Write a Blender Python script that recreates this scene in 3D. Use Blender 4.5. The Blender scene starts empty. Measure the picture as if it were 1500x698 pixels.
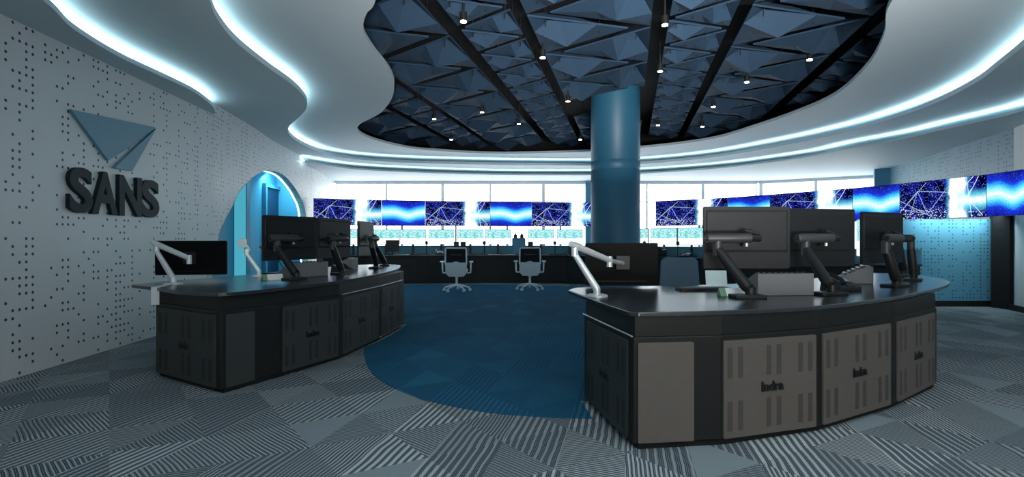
import bpy, bmesh, math, random
from mathutils import Vector, Matrix
from mathutils.geometry import tessellate_polygon

random.seed(7)
C = bpy.context.scene.collection
PI = math.pi
F = 780.0          # focal length in pixels of the 1500x698 frame
CX, CY = 750.0, 349.0
EYE = 1.15

def at_z(px, py, z):
    """pixel -> point on the horizontal plane z"""
    d = (z - EYE) * F / (350.0 - py)
    return ((px - 750.0) / F * d, d)

def at_d(px, py, d):
    return Vector(((px - 750.0) / F * d, d, EYE + (350.0 - py) / F * d))

# ------------------------------------------------------------------ materials
class NT:
    def __init__(s, name):
        s.m = bpy.data.materials.new(name); s.m.use_nodes = True
        s.t = s.m.node_tree; s.n = s.t.nodes; s.l = s.t.links
        s.bsdf = s.n['Principled BSDF']; s.out = s.n['Material Output']
    def link(s, a, b): s.l.new(a, b)
    def node(s, typ, **kw):
        n = s.n.new(typ)
        for k, v in kw.items(): setattr(n, k, v)
        return n
    def val(s, sock, v):
        if isinstance(v, (int, float)): sock.default_value = v
        elif isinstance(v, (tuple, list)): sock.default_value = v
        else: s.link(v, sock)
    def math(s, op, a, b=0.0, c=None):
        n = s.node('ShaderNodeMath', operation=op)
        s.val(n.inputs[0], a); s.val(n.inputs[1], b)
        if c is not None: s.val(n.inputs[2], c)
        return n.outputs[0]
    def coord(s, kind='Object'):
        return s.node('ShaderNodeTexCoord').outputs[kind]
    def sep(s, v):
        n = s.node('ShaderNodeSeparateXYZ'); s.link(v, n.inputs[0]); return n.outputs
    def comb(s, x, y, z=0.0):
        n = s.node('ShaderNodeCombineXYZ')
        for i, v in enumerate((x, y, z)): s.val(n.inputs[i], v)
        return n.outputs[0]
    def mix(s, f, a, b):
        n = s.node('ShaderNodeMix', data_type='RGBA')
        s.val(n.inputs[0], f)
        for k, v in ((6, a), (7, b)):
            if isinstance(v, tuple): n.inputs[k].default_value = (*v[:3], 1)
            else: s.link(v, n.inputs[k])
        return n.outputs[2]
    def noise(s, vec, scale, detail=2.0):
        n = s.node('ShaderNodeTexNoise'); n.inputs['Scale'].default_value = scale
        n.inputs['Detail'].default_value = detail
        if vec is not None: s.link(vec, n.inputs['Vector'])
        return n.outputs['Fac'] if 'Fac' in n.outputs else n.outputs[0]
    def white(s, vec):
        n = s.node('ShaderNodeTexWhiteNoise', noise_dimensions='3D'); s.link(vec, n.inputs['Vector'])
        return n.outputs['Value'], n.outputs['Color']
    def ramp(s, f, stops):
        n = s.node('ShaderNodeValToRGB'); e = n.color_ramp.elements
        while len(e) < len(stops): e.new(0.5)
        for i, (p, c) in enumerate(stops):
            e[i].position = p; e[i].color = (*c[:3], 1)
        s.link(f, n.inputs[0]); return n.outputs[0]
    def emis(s, col, strength):
        e = s.node('ShaderNodeEmission')
        if isinstance(col, tuple): e.inputs[0].default_value = (*col[:3], 1)
        else: s.link(col, e.inputs[0])
        e.inputs[1].default_value = strength
        s.link(e.outputs[0], s.out.inputs[0])
        s.n.remove(s.bsdf)
        return s.m

def mat(name, col, rough=0.5, metal=0.0, spec=0.5, coat=0.0, vary=0.06, scale=30.0):
    """plain surface with a faint procedural variation of its tone"""
    k = NT(name); b = k.bsdf
    nz = k.noise(k.coord(), scale, 3.0)
    d = tuple(c * (1 - vary) for c in col); l = tuple(min(1, c * (1 + vary)) for c in col)
    k.link(k.mix(nz, d, l), b.inputs['Base Color'])
    b.inputs['Roughness'].default_value = rough
    b.inputs['Metallic'].default_value = metal
    b.inputs['Specular IOR Level'].default_value = spec
    b.inputs['Coat Weight'].default_value = coat
    return k.m

def glow(name, col, strength): return NT(name).emis(col, strength)

def carpet(name, dark, light, solid):
    k = NT(name); b = k.bsdf
    mp = k.node('ShaderNodeMapping'); k.link(k.coord(), mp.inputs[0])
    mp.inputs['Rotation'].default_value = (0, 0, math.radians(12))
    x, y, _ = k.sep(mp.outputs[0])
    s = 0.34
    xs = k.math('DIVIDE', x, s); ys = k.math('DIVIDE', y, s * 1.5)
    u = k.math('FLOOR', xs)
    v = k.math('FLOOR', k.math('ADD', k.math('MULTIPLY', xs, 0.5), k.math('MULTIPLY', ys, 0.866)))
    w = k.math('FLOOR', k.math('SUBTRACT', k.math('MULTIPLY', ys, 0.866), k.math('MULTIPLY', xs, 0.5)))
    r1, col = k.white(k.comb(u, v, w))
    r2, r3, r4 = k.sep(col)
    # which way the stripes of this patch run: most follow the length of the room
    a = k.math('ADD', k.math('MULTIPLY', k.math('GREATER_THAN', r1, 0.58), 1.05),
               k.math('MULTIPLY', k.math('GREATER_THAN', r1, 0.79), -2.10))
    a = k.math('ADD', a, k.math('MULTIPLY', k.math('GREATER_THAN', r1, 0.92), 2.4))
    ca = k.math('COSINE', a); sa = k.math('SINE', a)
    t = k.math('ADD', k.math('MULTIPLY', x, ca), k.math('MULTIPLY', y, sa))
    wob = k.math('MULTIPLY', k.math('SUBTRACT', k.noise(k.coord(), 3.0, 2.0), 0.5), 0.03)
    t = k.math('ADD', t, wob)
    fr = k.math('ADD', 24.0, k.math('MULTIPLY', k.math('GREATER_THAN', r2, 0.45), 20.0))
    ft = k.math('FRACT', k.math('MULTIPLY', t, fr))
    duty = k.math('ADD', 0.50, k.math('MULTIPLY', r3, 0.22))
    stripe = k.math('GREATER_THAN', ft, duty)
    stripe = k.math('MULTIPLY', stripe, k.math('ADD', 0.45, k.math('MULTIPLY', r4, 0.55)))
    # finer thread lines everywhere
    thr = k.math('GREATER_THAN', k.math('FRACT', k.math('MULTIPLY', t, 110.0)), 0.6)
    stripe = k.math('MAXIMUM', stripe, k.math('MULTIPLY', thr, 0.30))
    pile = k.noise(k.coord(), 260.0, 2.0)
    c = k.mix(stripe, dark, light)
    c = k.mix(k.math('GREATER_THAN', r2, 0.94), c, solid)
    big = k.noise(k.coord(), 1.3, 2.0)
    c = k.mix(k.math('MULTIPLY', pile, 0.45), c, dark)
    c = k.mix(k.math('MULTIPLY', big, 0.25), c, dark)
    k.link(c, b.inputs['Base Color'])
    b.inputs['Roughness'].default_value = 0.95
    b.inputs['Specular IOR Level'].default_value = 0.1
    return k.m

def perforated(name, col, hole, axis=1, cell=0.083, metal=0.0, rough=0.45, dens=0.33):
    k = NT(name); b = k.bsdf
    o = k.sep(k.coord())
    uu = k.math('DIVIDE', o[axis], cell); vv = k.math('DIVIDE', o[2], cell)
    iu = k.math('FLOOR', uu); iv = k.math('FLOOR', vv)
    r, _ = k.white(k.comb(iu, iv, 3.0))
    rc, _ = k.white(k.comb(iu, 7.0, 1.0))
    cl = k.noise(k.comb(k.math('MULTIPLY', iu, 0.09), k.math('MULTIPLY', iv, 0.09), 0.0), 1.6, 1.0)
    keep = k.math('LESS_THAN', r, k.math('MULTIPLY', k.math('MULTIPLY', rc, 2.0), k.math('MULTIPLY', k.math('MULTIPLY', cl, 2.0), dens)))
    fu = k.math('SUBTRACT', k.math('FRACT', uu), 0.5); fv = k.math('SUBTRACT', k.math('FRACT', vv), 0.5)
    dist = k.math('SQRT', k.math('ADD', k.math('MULTIPLY', fu, fu), k.math('MULTIPLY', fv, fv)))
    dot = k.math('MULTIPLY', k.math('LESS_THAN', dist, 0.2), keep)
    nz = k.noise(k.coord(), 3.0, 3.0)
    base = k.mix(nz, tuple(c * 0.95 for c in col), col)
    k.link(k.mix(dot, base, hole), b.inputs['Base Color'])
    b.inputs['Roughness'].default_value = rough
    b.inputs['Metallic'].default_value = metal
    return k.m

def screen_network(name, strength=1.0):
    """dark blue star field with a white line network and a white burst"""
    k = NT(name)
    uv = k.coord('UV'); x, y, _ = k.sep(uv)
    p = k.comb(k.math('MULTIPLY', x, 2.7), y, 0.0)
    base = k.ramp(k.noise(p, 3.0, 3.0), [(0.38, (0.0, 0.0, 0.02)), (0.6, (0.006, 0.008, 0.20)), (0.8, (0.02, 0.03, 0.5))])
    def vor(scale, feat):
        n = k.node('ShaderNodeTexVoronoi', feature=feat); n.inputs['Scale'].default_value = scale
        k.link(p, n.inputs['Vector']); return n.outputs[0]
    # straight strands joining a few hubs
    lines = None
    hubs = [(0.1, 0.28, 0.62, 0.75), (0.1, 0.28, 0.95, 0.12), (0.62, 0.75, 0.95, 0.12), (0.62, 0.75, 2.0, 0.62),
            (0.0, 0.52, 1.2, 0.0), (0.0, 0.2, 0.9, 0.95), (0.62, 0.75, 0.35, 0.1), (1.7, 0.95, 2.6, 0.05), (1.9, 0.0, 2.5, 1.0),
            (1.7, 0.4, 2.35, 1.0), (2.3, 0.0, 2.15, 1.0), (1.8, 0.0, 2.3, 0.7), (0.95, 0.12, 1.6, 0.8)]
    px_, py_, _z = k.sep(p)
    for (ax, ay, bx, by) in hubs:
        L = math.hypot(bx - ax, by - ay); ux, uy = (bx - ax) / L, (by - ay) / L
        dx = k.math('SUBTRACT', px_, ax); dy = k.math('SUBTRACT', py_, ay)
        perp = k.math('ABSOLUTE', k.math('SUBTRACT', k.math('MULTIPLY', dx, uy), k.math('MULTIPLY', dy, ux)))
        al = k.math('ADD', k.math('MULTIPLY', dx, ux), k.math('MULTIPLY', dy, uy))
        on = k.math('MULTIPLY', k.math('GREATER_THAN', al, 0.0), k.math('LESS_THAN', al, L))
        ln = k.math('MULTIPLY', k.math('LESS_THAN', perp, 0.0065), on)
        lines = ln if lines is None else k.math('MAXIMUM', lines, ln)
    stars = k.math('LESS_THAN', vor(24.0, 'F1'), 0.24)
    dense = k.math('MULTIPLY', k.math('LESS_THAN', vor(22.0, 'F1'), 0.30), k.math('LESS_THAN', k.math('ADD', y, k.math('MULTIPLY', x, 0.25)), 0.36))
    c = k.mix(k.math('MULTIPLY', lines, 0.8), base, (0.45, 0.6, 1.0))
    c = k.mix(k.math('MULTIPLY', stars, 0.6), c, (0.4, 0.6, 1.0))
    c = k.mix(k.math('MULTIPLY', dense, 0.9), c, (0.8, 0.85, 1.0))
    # burst band at 70 % of the width, wider in the middle of the height
    wob = k.math('MULTIPLY', k.math('SUBTRACT', k.noise(p, 5.0, 3.0), 0.5), 0.10)
    db = k.math('ABSOLUTE', k.math('ADD', k.math('SUBTRACT', x, 0.70), wob))
    g = k.math('SUBTRACT', 1.0, k.math('DIVIDE', db, 0.15))
    c = k.mix(k.ramp(g, [(0.0, (0, 0, 0)), (0.35, (0.5, 0.5, 0.5)), (0.55, (1, 1, 1))]), c,
              k.ramp(g, [(0.0, (0.05, 0.35, 0.8)), (0.3, (0.1, 0.6, 1.0)), (0.5, (1, 1, 1))]))
    hy = k.math('ABSOLUTE', k.math('SUBTRACT', y, 0.42))
    tail = k.math('MULTIPLY', k.math('SUBTRACT', 1.0, k.math('DIVIDE', hy, k.math('ADD', 0.30, wob))), k.math('GREATER_THAN', x, 0.70))
    c = k.mix(k.math('MULTIPLY', k.ramp(tail, [(0.0, (0, 0, 0)), (0.25, (0.35, 0.35, 0.35)), (0.9, (0.95, 0.95, 0.95))]), k.math('ADD', 0.7, k.math('MULTIPLY', k.noise(p, 14.0, 3.0), 0.6))), c, k.ramp(tail, [(0.0, (0.02, 0.25, 0.8)), (0.5, (0.15, 0.8, 1.0)), (0.95, (0.9, 1, 1))]))
    c = k.mix(k.math('MULTIPLY', k.math('MULTIPLY', lines, k.math('GREATER_THAN', x, 0.72)), 0.8), c, (0.9, 1.0, 1.0))
    return k.emis(c, strength)

def screen_glow(name, strength=1.0):
    """deep blue picture with a bright cyan band across the middle"""
    k = NT(name)
    uv = k.coord('UV'); x, y, _ = k.sep(uv)
    wob = k.math('MULTIPLY', k.math('SUBTRACT', k.noise(k.comb(k.math('MULTIPLY', x, 1.8), 0.3, 0.0), 1.3, 0.0), 0.5), 0.6)
    dy = k.math('ABSOLUTE', k.math('ADD', k.math('SUBTRACT', y, 0.45), wob))
    g = k.math('ADD', dy, k.math('MULTIPLY', k.math('SUBTRACT', k.noise(k.comb(k.math('MULTIPLY', x, 1.8), y, 0.0), 34.0, 3.0), 0.5), 0.24))
    c = k.ramp(g, [(0.0, (0.9, 1, 1)), (0.07, (0.35, 0.9, 1.0)), (0.2, (0.03, 0.45, 0.9)), (0.3, (0.01, 0.03, 0.6)), (0.5, (0.005, 0.008, 0.22))])
    n = k.node('ShaderNodeTexVoronoi'); n.inputs['Scale'].default_value = 34.0; k.link(uv, n.inputs['Vector'])
    st = k.math('MULTIPLY', k.math('LESS_THAN', n.outputs[0], 0.16), k.math('GREATER_THAN', dy, 0.22))
    c = k.mix(k.math('MULTIPLY', st, 0.5), c, (0.3, 0.6, 1.0))
    return k.emis(c, strength)

def screen_ui(name, strength=1.0):
    """pale radar and flight strip display"""
    k = NT(name)
    uv = k.coord('UV'); x, y, _ = k.sep(uv)
    n = k.noise(k.comb(k.math('MULTIPLY', x, 9.0), k.math('MULTIPLY', y, 16.0), 0.0), 1.5, 4.0)
    c = k.ramp(n, [(0.40, (0.02, 0.38, 0.42)), (0.52, (0.30, 0.80, 0.82)), (0.62, (0.9, 1, 1))])
    up = k.math('GREATER_THAN', y, 0.42)
    c = k.mix(k.math('MULTIPLY', up, 0.9), (0.85, 1.0, 1.0), c)
    b1 = k.math('LESS_THAN', k.math('ABSOLUTE', k.math('SUBTRACT', k.math('ABSOLUTE', k.math('SUBTRACT', x, 0.5)), 0.19)), 0.045)
    b2 = k.math('LESS_THAN', k.math('ABSOLUTE', k.math('SUBTRACT', y, 0.60)), 0.20)
    c = k.mix(k.math('MULTIPLY', k.math('MULTIPLY', b1, b2), 0.6), c, (0.05, 0.5, 0.45))
    bar = k.math('GREATER_THAN', y, 0.94)
    c = k.mix(bar, c, (0.3, 0.75, 0.8))
    return k.emis(c, strength)

M = {}
M['wall'] = perforated('perforated white wall panel', (0.63, 0.68, 0.71), (0.02, 0.035, 0.05), 1, 0.066, dens=0.34)
M['wall_r'] = perforated('perforated pale blue wall panel', (0.20, 0.35, 0.43), (0.02, 0.06, 0.09), 1, 0.075, dens=0.36)
M['wall_p'] = perforated('perforated blue partition panel', (0.13, 0.40, 0.56), (0.02, 0.08, 0.13), 0, 0.06, dens=0.34, rough=0.3)
M['plain'] = mat('white plaster', (0.72, 0.75, 0.77), 0.7)
M['ceil'] = mat('ceiling plaster', (0.55, 0.65, 0.70), 0.65, vary=0.03, scale=4)
M['black'] = mat('black void paint', (0.004, 0.005, 0.007), 0.9)
M['felt'] = mat('dark slate blue acoustic felt', (0.024, 0.055, 0.100), 0.8, spec=0.3)
M['blue_wall'] = mat('blue wall paint', (0.075, 0.27, 0.42), 0.5)
M['door_blue'] = mat('deep blue door lacquer', (0.006, 0.035, 0.09), 0.5)
M['cyan_led'] = glow('cyan led light', (0.30, 0.86, 1.0), 12.0)
M['cyan_strip'] = glow('cyan light strip cover', (0.10, 0.55, 0.72), 0.5)
M['led'] = glow('cool white led light', (0.66, 0.93, 1.0), 4.8)
M['spot'] = glow('spot lamp', (1.0, 0.98, 0.93), 14.0)
M['column'] = mat('blue metallic column cladding', (0.028, 0.145, 0.245), 0.45, 0.0)
M['mullion'] = mat('pale window frame', (0.86, 0.88, 0.90), 0.5)
M['carpet'] = carpet('patterned grey carpet', (0.040, 0.062, 0.086), (0.72, 0.78, 0.78), (0.34, 0.40, 0.43))
M['rug'] = carpet('patterned blue carpet', (0.010, 0.078, 0.155), (0.035, 0.20, 0.33), (0.026, 0.17, 0.28))
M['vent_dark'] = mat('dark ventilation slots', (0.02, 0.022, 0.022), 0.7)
M['counter'] = mat('black counter front', (0.006, 0.007, 0.008), 0.5)
M['cons'] = mat('black console laminate', (0.012, 0.0125, 0.012), 0.5, spec=0.35)
M['panel'] = mat('grey perforated console panel', (0.125, 0.110, 0.100), 0.6, spec=0.3)
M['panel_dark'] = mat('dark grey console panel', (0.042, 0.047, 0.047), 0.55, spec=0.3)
M['vent'] = mat('darker ventilation slots', (0.072, 0.064, 0.058), 0.7)
M['logo'] = mat('black raised lettering', (0.006, 0.006, 0.007), 0.5)
M['top'] = mat('dark satin worktop', (0.022, 0.027, 0.032), 0.25, spec=1.0, vary=0.1, scale=60)
M['rim'] = mat('brushed aluminium rim', (0.45, 0.48, 0.50), 0.35, 0.8)
M['silver'] = mat('polished silver aluminium', (0.74, 0.77, 0.79), 0.35, 0.45)
M['white_metal'] = mat('white painted metal', (0.72, 0.75, 0.77), 0.4)
M['arm_black'] = mat('black arm plastic', (0.012, 0.013, 0.014), 0.42, spec=0.4)
M['arm_grey'] = mat('dark grey arm casing', (0.040, 0.042, 0.045), 0.42)
M['mon_back'] = mat('charcoal monitor shell', (0.014, 0.0155, 0.0175), 0.5, spec=0.3)
M['mon_black'] = mat('black monitor shell', (0.002, 0.002, 0.0025), 0.6, spec=0.12)
M['turret'] = mat('grey instrument casing', (0.17, 0.168, 0.175), 0.5)
M['keys'] = mat('black keys', (0.01, 0.011, 0.013), 0.35)
M['phone_screen'] = glow('dim phone display', (0.16, 0.28, 0.45), 0.6)
M['paper'] = mat('white card', (0.88, 0.92, 0.92), 0.7)
M['green'] = mat('green card', (0.16, 0.32, 0.19), 0.6)
M['red'] = mat('red plastic tip', (0.45, 0.03, 0.06), 0.4)
M['sign_blue'] = mat('steel blue sign face', (0.125, 0.29, 0.40), 0.5)
M['sign_dark'] = mat('dark slate sign', (0.011, 0.022, 0.030), 0.6, spec=0.3)
M['chair_white'] = mat('light grey chair plastic', (0.84, 0.88, 0.90), 0.5)
M['chair_mesh'] = mat('black chair mesh', (0.008, 0.010, 0.014), 0.8)
M['chair_blue'] = mat('dark blue chair cover', (0.040, 0.085, 0.135), 0.55)
M['riser'] = mat('slate blue riser panel', (0.12, 0.36, 0.50), 0.5)
M['net'] = screen_network('network picture', 0.85)
M['glow'] = screen_glow('glow picture', 0.85)
M['ui'] = screen_ui('console display', 0.8)
M['bezel'] = mat('black bezel', (0.006, 0.007, 0.009), 0.4)
M['bottle'] = mat('dark bottle', (0.02, 0.05, 0.07), 0.2)
M['bluebox'] = mat('blue grey cabinet', (0.10, 0.25, 0.36), 0.5)
def glass():
    k = NT('window glass'); k.n.remove(k.bsdf)
    t = k.node('ShaderNodeBsdfTransparent'); g = k.node('ShaderNodeBsdfGlossy'); g.inputs['Roughness'].default_value = 0.02
    m = k.node('ShaderNodeMixShader'); m.inputs[0].default_value = 0.06
    k.link(t.outputs[0], m.inputs[1]); k.link(g.outputs[0], m.inputs[2]); k.link(m.outputs[0], k.out.inputs[0])
    return k.m
M['glass'] = glass()

# ------------------------------------------------------------------ mesh building
class MB:
    def __init__(s): s.v = []; s.f = []; s.uv = {}
    def add(s, vs, fs, mtx=None):
        o = len(s.v)
        for v in vs:
            v = Vector(v)
            s.v.append(mtx @ v if mtx else v)
        for f in fs: s.f.append([o + i for i in f])
        return s
    def box(s, lo, hi, mtx=None):
        x0, y0, z0 = lo; x1, y1, z1 = hi
        return s.add([(x0, y0, z0), (x1, y0, z0), (x1, y1, z0), (x0, y1, z0), (x0, y0, z1), (x1, y0, z1), (x1, y1, z1), (x0, y1, z1)],
                     [(0, 3, 2, 1), (4, 5, 6, 7), (0, 1, 5, 4), (1, 2, 6, 5), (2, 3, 7, 6), (3, 0, 4, 7)], mtx)
    def cbox(s, c, size, mtx=None):
        h = [q / 2 for q in size]
        return s.box([c[i] - h[i] for i in range(3)], [c[i] + h[i] for i in range(3)], mtx)
    def rbox(s, c, size, r, seg=3, axis='y', mtx=None):
        """box with rounded outline seen along the axis"""
        a, b = {'y': (0, 2), 'z': (0, 1), 'x': (1, 2)}[axis]
        w, h = size[a] / 2, size[b] / 2
        pts = []
        for (sx, sy, a0) in ((1, 1, 0), (-1, 1, PI / 2), (-1, -1, PI), (1, -1, 1.5 * PI)):
            for i in range(seg + 1):
                t = a0 + PI / 2 * i / seg
                pts.append((sx * (w - r) + r * math.cos(t), sy * (h - r) + r * math.sin(t)))
        k = 'xyz'.index(axis); dpt = size[k] / 2
        vs = []
        for e in (-1, 1):
            for p in pts:
                q = [0, 0, 0]; q[a] = c[a] + p[0]; q[b] = c[b] + p[1]; q[k] = c[k] + e * dpt
                vs.append(tuple(q))
        n = len(pts)
        fs = [tuple(range(n)), tuple(range(2 * n - 1, n - 1, -1))]
        for i in range(n):
            j = (i + 1) % n
            fs.append((i, n + i, n + j, j))
        return s.add(vs, fs, mtx)
    def prism(s, loops, z0, z1, mtx=None):
        """vertical slab from an outline, further loops are holes"""
        vs = []; fs = []
        flat = [Vector((p[0], p[1], 0)) for lp in loops for p in lp]
        tri = tessellate_polygon([[Vector((p[0], p[1], 0)) for p in lp] for lp in loops])
        n = len(flat)
        vs = [(p.x, p.y, z0) for p in flat] + [(p.x, p.y, z1) for p in flat]
        for t in tri:
            a, b, c = t
            ar = (flat[b] - flat[a]).cross(flat[c] - flat[a]).z
            if abs(ar) < 1e-12: continue
            if ar < 0: b, c = c, b
            fs.append((c, b, a)); fs.append((n + a, n + b, n + c))
        o = 0
        for li, lp in enumerate(loops):
            m = len(lp)
            area = sum(lp[i][0] * lp[(i + 1) % m][1] - lp[(i + 1) % m][0] * lp[i][1] for i in range(m))
            fwd = (area > 0) == (li == 0)
            for i in range(m):
                a, b = o + i, o + (i + 1) % m
                fs.append((a, b, n + b, n + a) if fwd else (b, a, n + a, n + b))
            o += m
        return s.add(vs, fs, mtx)
    def tube(s, pts, r, seg=10, cap=True):
        pts = [Vector(p) for p in pts]; n = len(pts)
        rs = r if isinstance(r, (list, tuple)) else [r] * n
        rings = []; up = None
        for i, p in enumerate(pts):
            t = (pts[min(i + 1, n - 1)] - pts[max(i - 1, 0)]).normalized()
            if up is None:
                up = Vector((0, 0, 1)) if abs(t.z) < 0.9 else Vector((1, 0, 0))
            a = t.cross(up)
            if a.length < 1e-6: a = t.cross(Vector((0, 1, 0)))
            a.normalize(); b = a.cross(t).normalized(); up = b
            rings.append([p + a * rs[i] * math.cos(2 * PI * k / seg) + b * rs[i] * math.sin(2 * PI * k / seg) for k in range(seg)])
        vs = [v for ring in rings for v in ring]; fs = []
        for i in range(n - 1):
            for k in range(seg):
                k2 = (k + 1) % seg
                fs.append((i * seg + k, i * seg + k2, (i + 1) * seg + k2, (i + 1) * seg + k))
        if cap:
            fs.append(tuple(range(seg - 1, -1, -1))); fs.append(tuple((n - 1) * seg + k for k in range(seg)))
        return s.add(vs, fs)
    def lathe(s, prof, c=(0, 0, 0), seg=24):
        vs = []; fs = []; n = len(prof)
        for k in range(seg):
            t = 2 * PI * k / seg
            for (r, z) in prof: vs.append((c[0] + r * math.cos(t), c[1] + r * math.sin(t), c[2] + z))
        for k in range(seg):
            k2 = (k + 1) % seg
            for i in range(n - 1):
                fs.append((k * n + i, k2 * n + i, k2 * n + i + 1, k * n + i + 1))
        if prof[0][0] > 1e-6: fs.append(tuple(k * n for k in range(seg - 1, -1, -1)))
        if prof[-1][0] > 1e-6: fs.append(tuple(k * n + n - 1 for k in range(seg)))
        return s.add(vs, fs)
    def quad_uv(s, a, b, c, d):
        """one picture face, a-b along the bottom, d-c along the top"""
        o = len(s.v); s.v += [Vector(p) for p in (a, b, c, d)]
        s.uv[len(s.f)] = [(0, 0), (1, 0), (1, 1), (0, 1)]
        s.f.append([o, o + 1, o + 2, o + 3]); return s
    def build(s, name, m, parent=None, world=False, smooth=False, bevel=0.0):
        me = bpy.data.meshes.new(name)
        me.from_pydata([tuple(v) for v in s.v], [], s.f)
        if s.uv:
            lay = me.uv_layers.new(name='UVMap')
            for p in me.polygons:
                q = s.uv.get(p.index)
                if q:
                    for li, c in zip(p.loop_indices, q): lay.data[li].uv = c
        me.materials.append(m)
        if smooth:
            for p in me.polygons: p.use_smooth = True
        me.update()
        if smooth:
            try: me.set_sharp_from_angle(angle=math.radians(40))
            except Exception: pass
        o = bpy.data.objects.new(name, me); C.objects.link(o)
        if parent is not None:
            o.parent = parent
            if world and parent.type == 'EMPTY':
                o.matrix_parent_inverse = (Matrix.Translation(parent.location) @ parent.rotation_euler.to_matrix().to_4x4()).inverted()
        if bevel:
            b = o.modifiers.new('bevel', 'BEVEL'); b.width = bevel; b.segments = 2; b.limit_method = 'ANGLE'
        return o

def tag(o, label, cat, group=None):
    o['label'] = label; o['category'] = cat
    if group: o['group'] = group
    return o
def thing(name, label, cat, loc=(0, 0, 0), rz=0.0, group=None):
    o = bpy.data.objects.new(name, None); C.objects.link(o)
    o.location = loc; o.rotation_euler = (0, 0, rz); o.empty_display_size = 0.1
    return tag(o, label, cat, group)
def struct(o): o['kind'] = 'structure'; return o
def kids(o): return [c for c in list(C.objects) if c.parent is o]
def copy_tree(o, parent=None):
    c = o.copy(); C.objects.link(c)
    if parent is not None: c.parent = parent
    for ch in list(o.children): copy_tree(ch, c)
    return c

def spline(pts, n=8, closed=False):
    """Catmull-Rom through 2-D points"""
    P = [Vector((p[0], p[1])) for p in pts]; out = []; m = len(P)
    for i in range(m if closed else m - 1):
        p1 = P[i]; p2 = P[(i + 1) % m]
        p0 = P[i - 1] if (closed or i > 0) else p1 * 2 - p2
        p3 = P[(i + 2) % m] if (closed or i + 2 < m) else p2 * 2 - p1
        for k in range(n):
            t = k / n
            q = 0.5 * ((2 * p1) + (p2 - p0) * t + (2 * p0 - 5 * p1 + 4 * p2 - p3) * t * t + (3 * p1 - p0 - 3 * p2 + p3) * t ** 3)
            out.append((q.x, q.y))
    if not closed: out.append((P[-1].x, P[-1].y))
    return out
def offset(pts, d, closed=False):
    """shift a polyline to its right-hand side by d"""
    out = []; n = len(pts)
    for i in range(n):
        a = Vector(pts[i - 1] if (closed or i > 0) else pts[0]); b = Vector(pts[(i + 1) % n] if (closed or i < n - 1) else pts[-1])
        t = b - a
        if t.length < 1e-9: t = Vector((1, 0))
        t.normalize(); out.append((pts[i][0] + t.y * d, pts[i][1] - t.x * d))
    return out
def inside(p, poly):
    x, y = p; r = False; n = len(poly)
    for i in range(n):
        (x1, y1), (x2, y2) = poly[i], poly[i - 1]
        if (y1 > y) != (y2 > y) and x < (x2 - x1) * (y - y1) / (y2 - y1) + x1: r = not r
    return r

# ------------------------------------------------------------------ room shell
ZA, ZB, ZC = 2.96, 3.12, 3.30            # undersides of the three ceiling tiers
WALL_H = 3.25
LW = [(-3.0, -3.63), (0.0, -3.83), (4.0, -4.09), (7.75, -4.334), (9.2, -4.53), (10.68, -4.79), (12.2, -4.96), (13.7, -5.10), (16.6, -5.53)]
def wx(d):
    if d <= LW[0][0]: return LW[0][1]
    for (a, xa), (b, xb) in zip(LW, LW[1:]):
        if d <= b: return xa + (xb - xa) * (d - a) / (b - a)
    return LW[-1][1]
def on_left_wall(px, py, off=0.0):
    k = (px - 750.0) / F; lo, hi = 2.0, 16.5
    for _ in range(60):
        m = (lo + hi) / 2
        if (wx(m) + off) / m < k: lo = m
        else: hi = m
    return lo, EYE + (350.0 - py) / F * lo

R0, R1, R2 = (7.6, 7.2), (8.2, 8.7), (9.75, 13.9)
WB = [(-5.53, 16.6), (7.7, 16.6), (10.3, 15.0)]
room = [(wx(d), d) for d, _ in LW] + [(7.7, 16.6), (10.3, 15.0), R2, R1, R0, (7.5, 5.5), (7.5, -3.0)]
wide = [(-6.6, -3.2), (-6.6, 17.0), (7.9, 17.0), (10.6, 15.2), (10.0, 13.9), (8.4, 8.6), (7.9, 7.0), (7.8, -3.2)]

o = struct(MB().prism([wide], -0.12, 0.0).build('floor', M['carpet']))

# blue carpet field set into the grey carpet
front = spline([(-1.535, 5.80)] + [at_z(a, b, 0.0) for a, b in ((533, 512), (545, 546), (600, 578), (700, 602), (800, 611), (868, 613))], 8)
rg = front + [(0.49, 3.79), (0.98, 3.80), (1.6, 3.92), (2.28, 4.26), (3.0, 4.79)] + spline([(3.3, 5.6), (3.6, 7.2), (3.7, 9.2), (3.1, 11.6), (1.6, 12.9), (-0.6, 13.4), (-2.6, 13.2), (-3.5, 12.2), (-3.2, 10.2), (-2.7, 8.6), (-2.2, 7.6)], 6)
rg += [(-2.02, 7.14), (-1.43, 7.24), (-1.41, 6.9), (-1.475, 6.06)]
hole = [(1.94 + 0.46 * math.cos(2 * PI * i / 48), 10.0 + 0.46 * math.sin(2 * PI * i / 48)) for i in range(48)]
rug = MB().prism([rg, hole], 0.0, 0.004).build('area_carpet', M['rug'])
tag(rug, 'large dark blue rounded carpet field between the two dark consoles', 'carpet')

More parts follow.
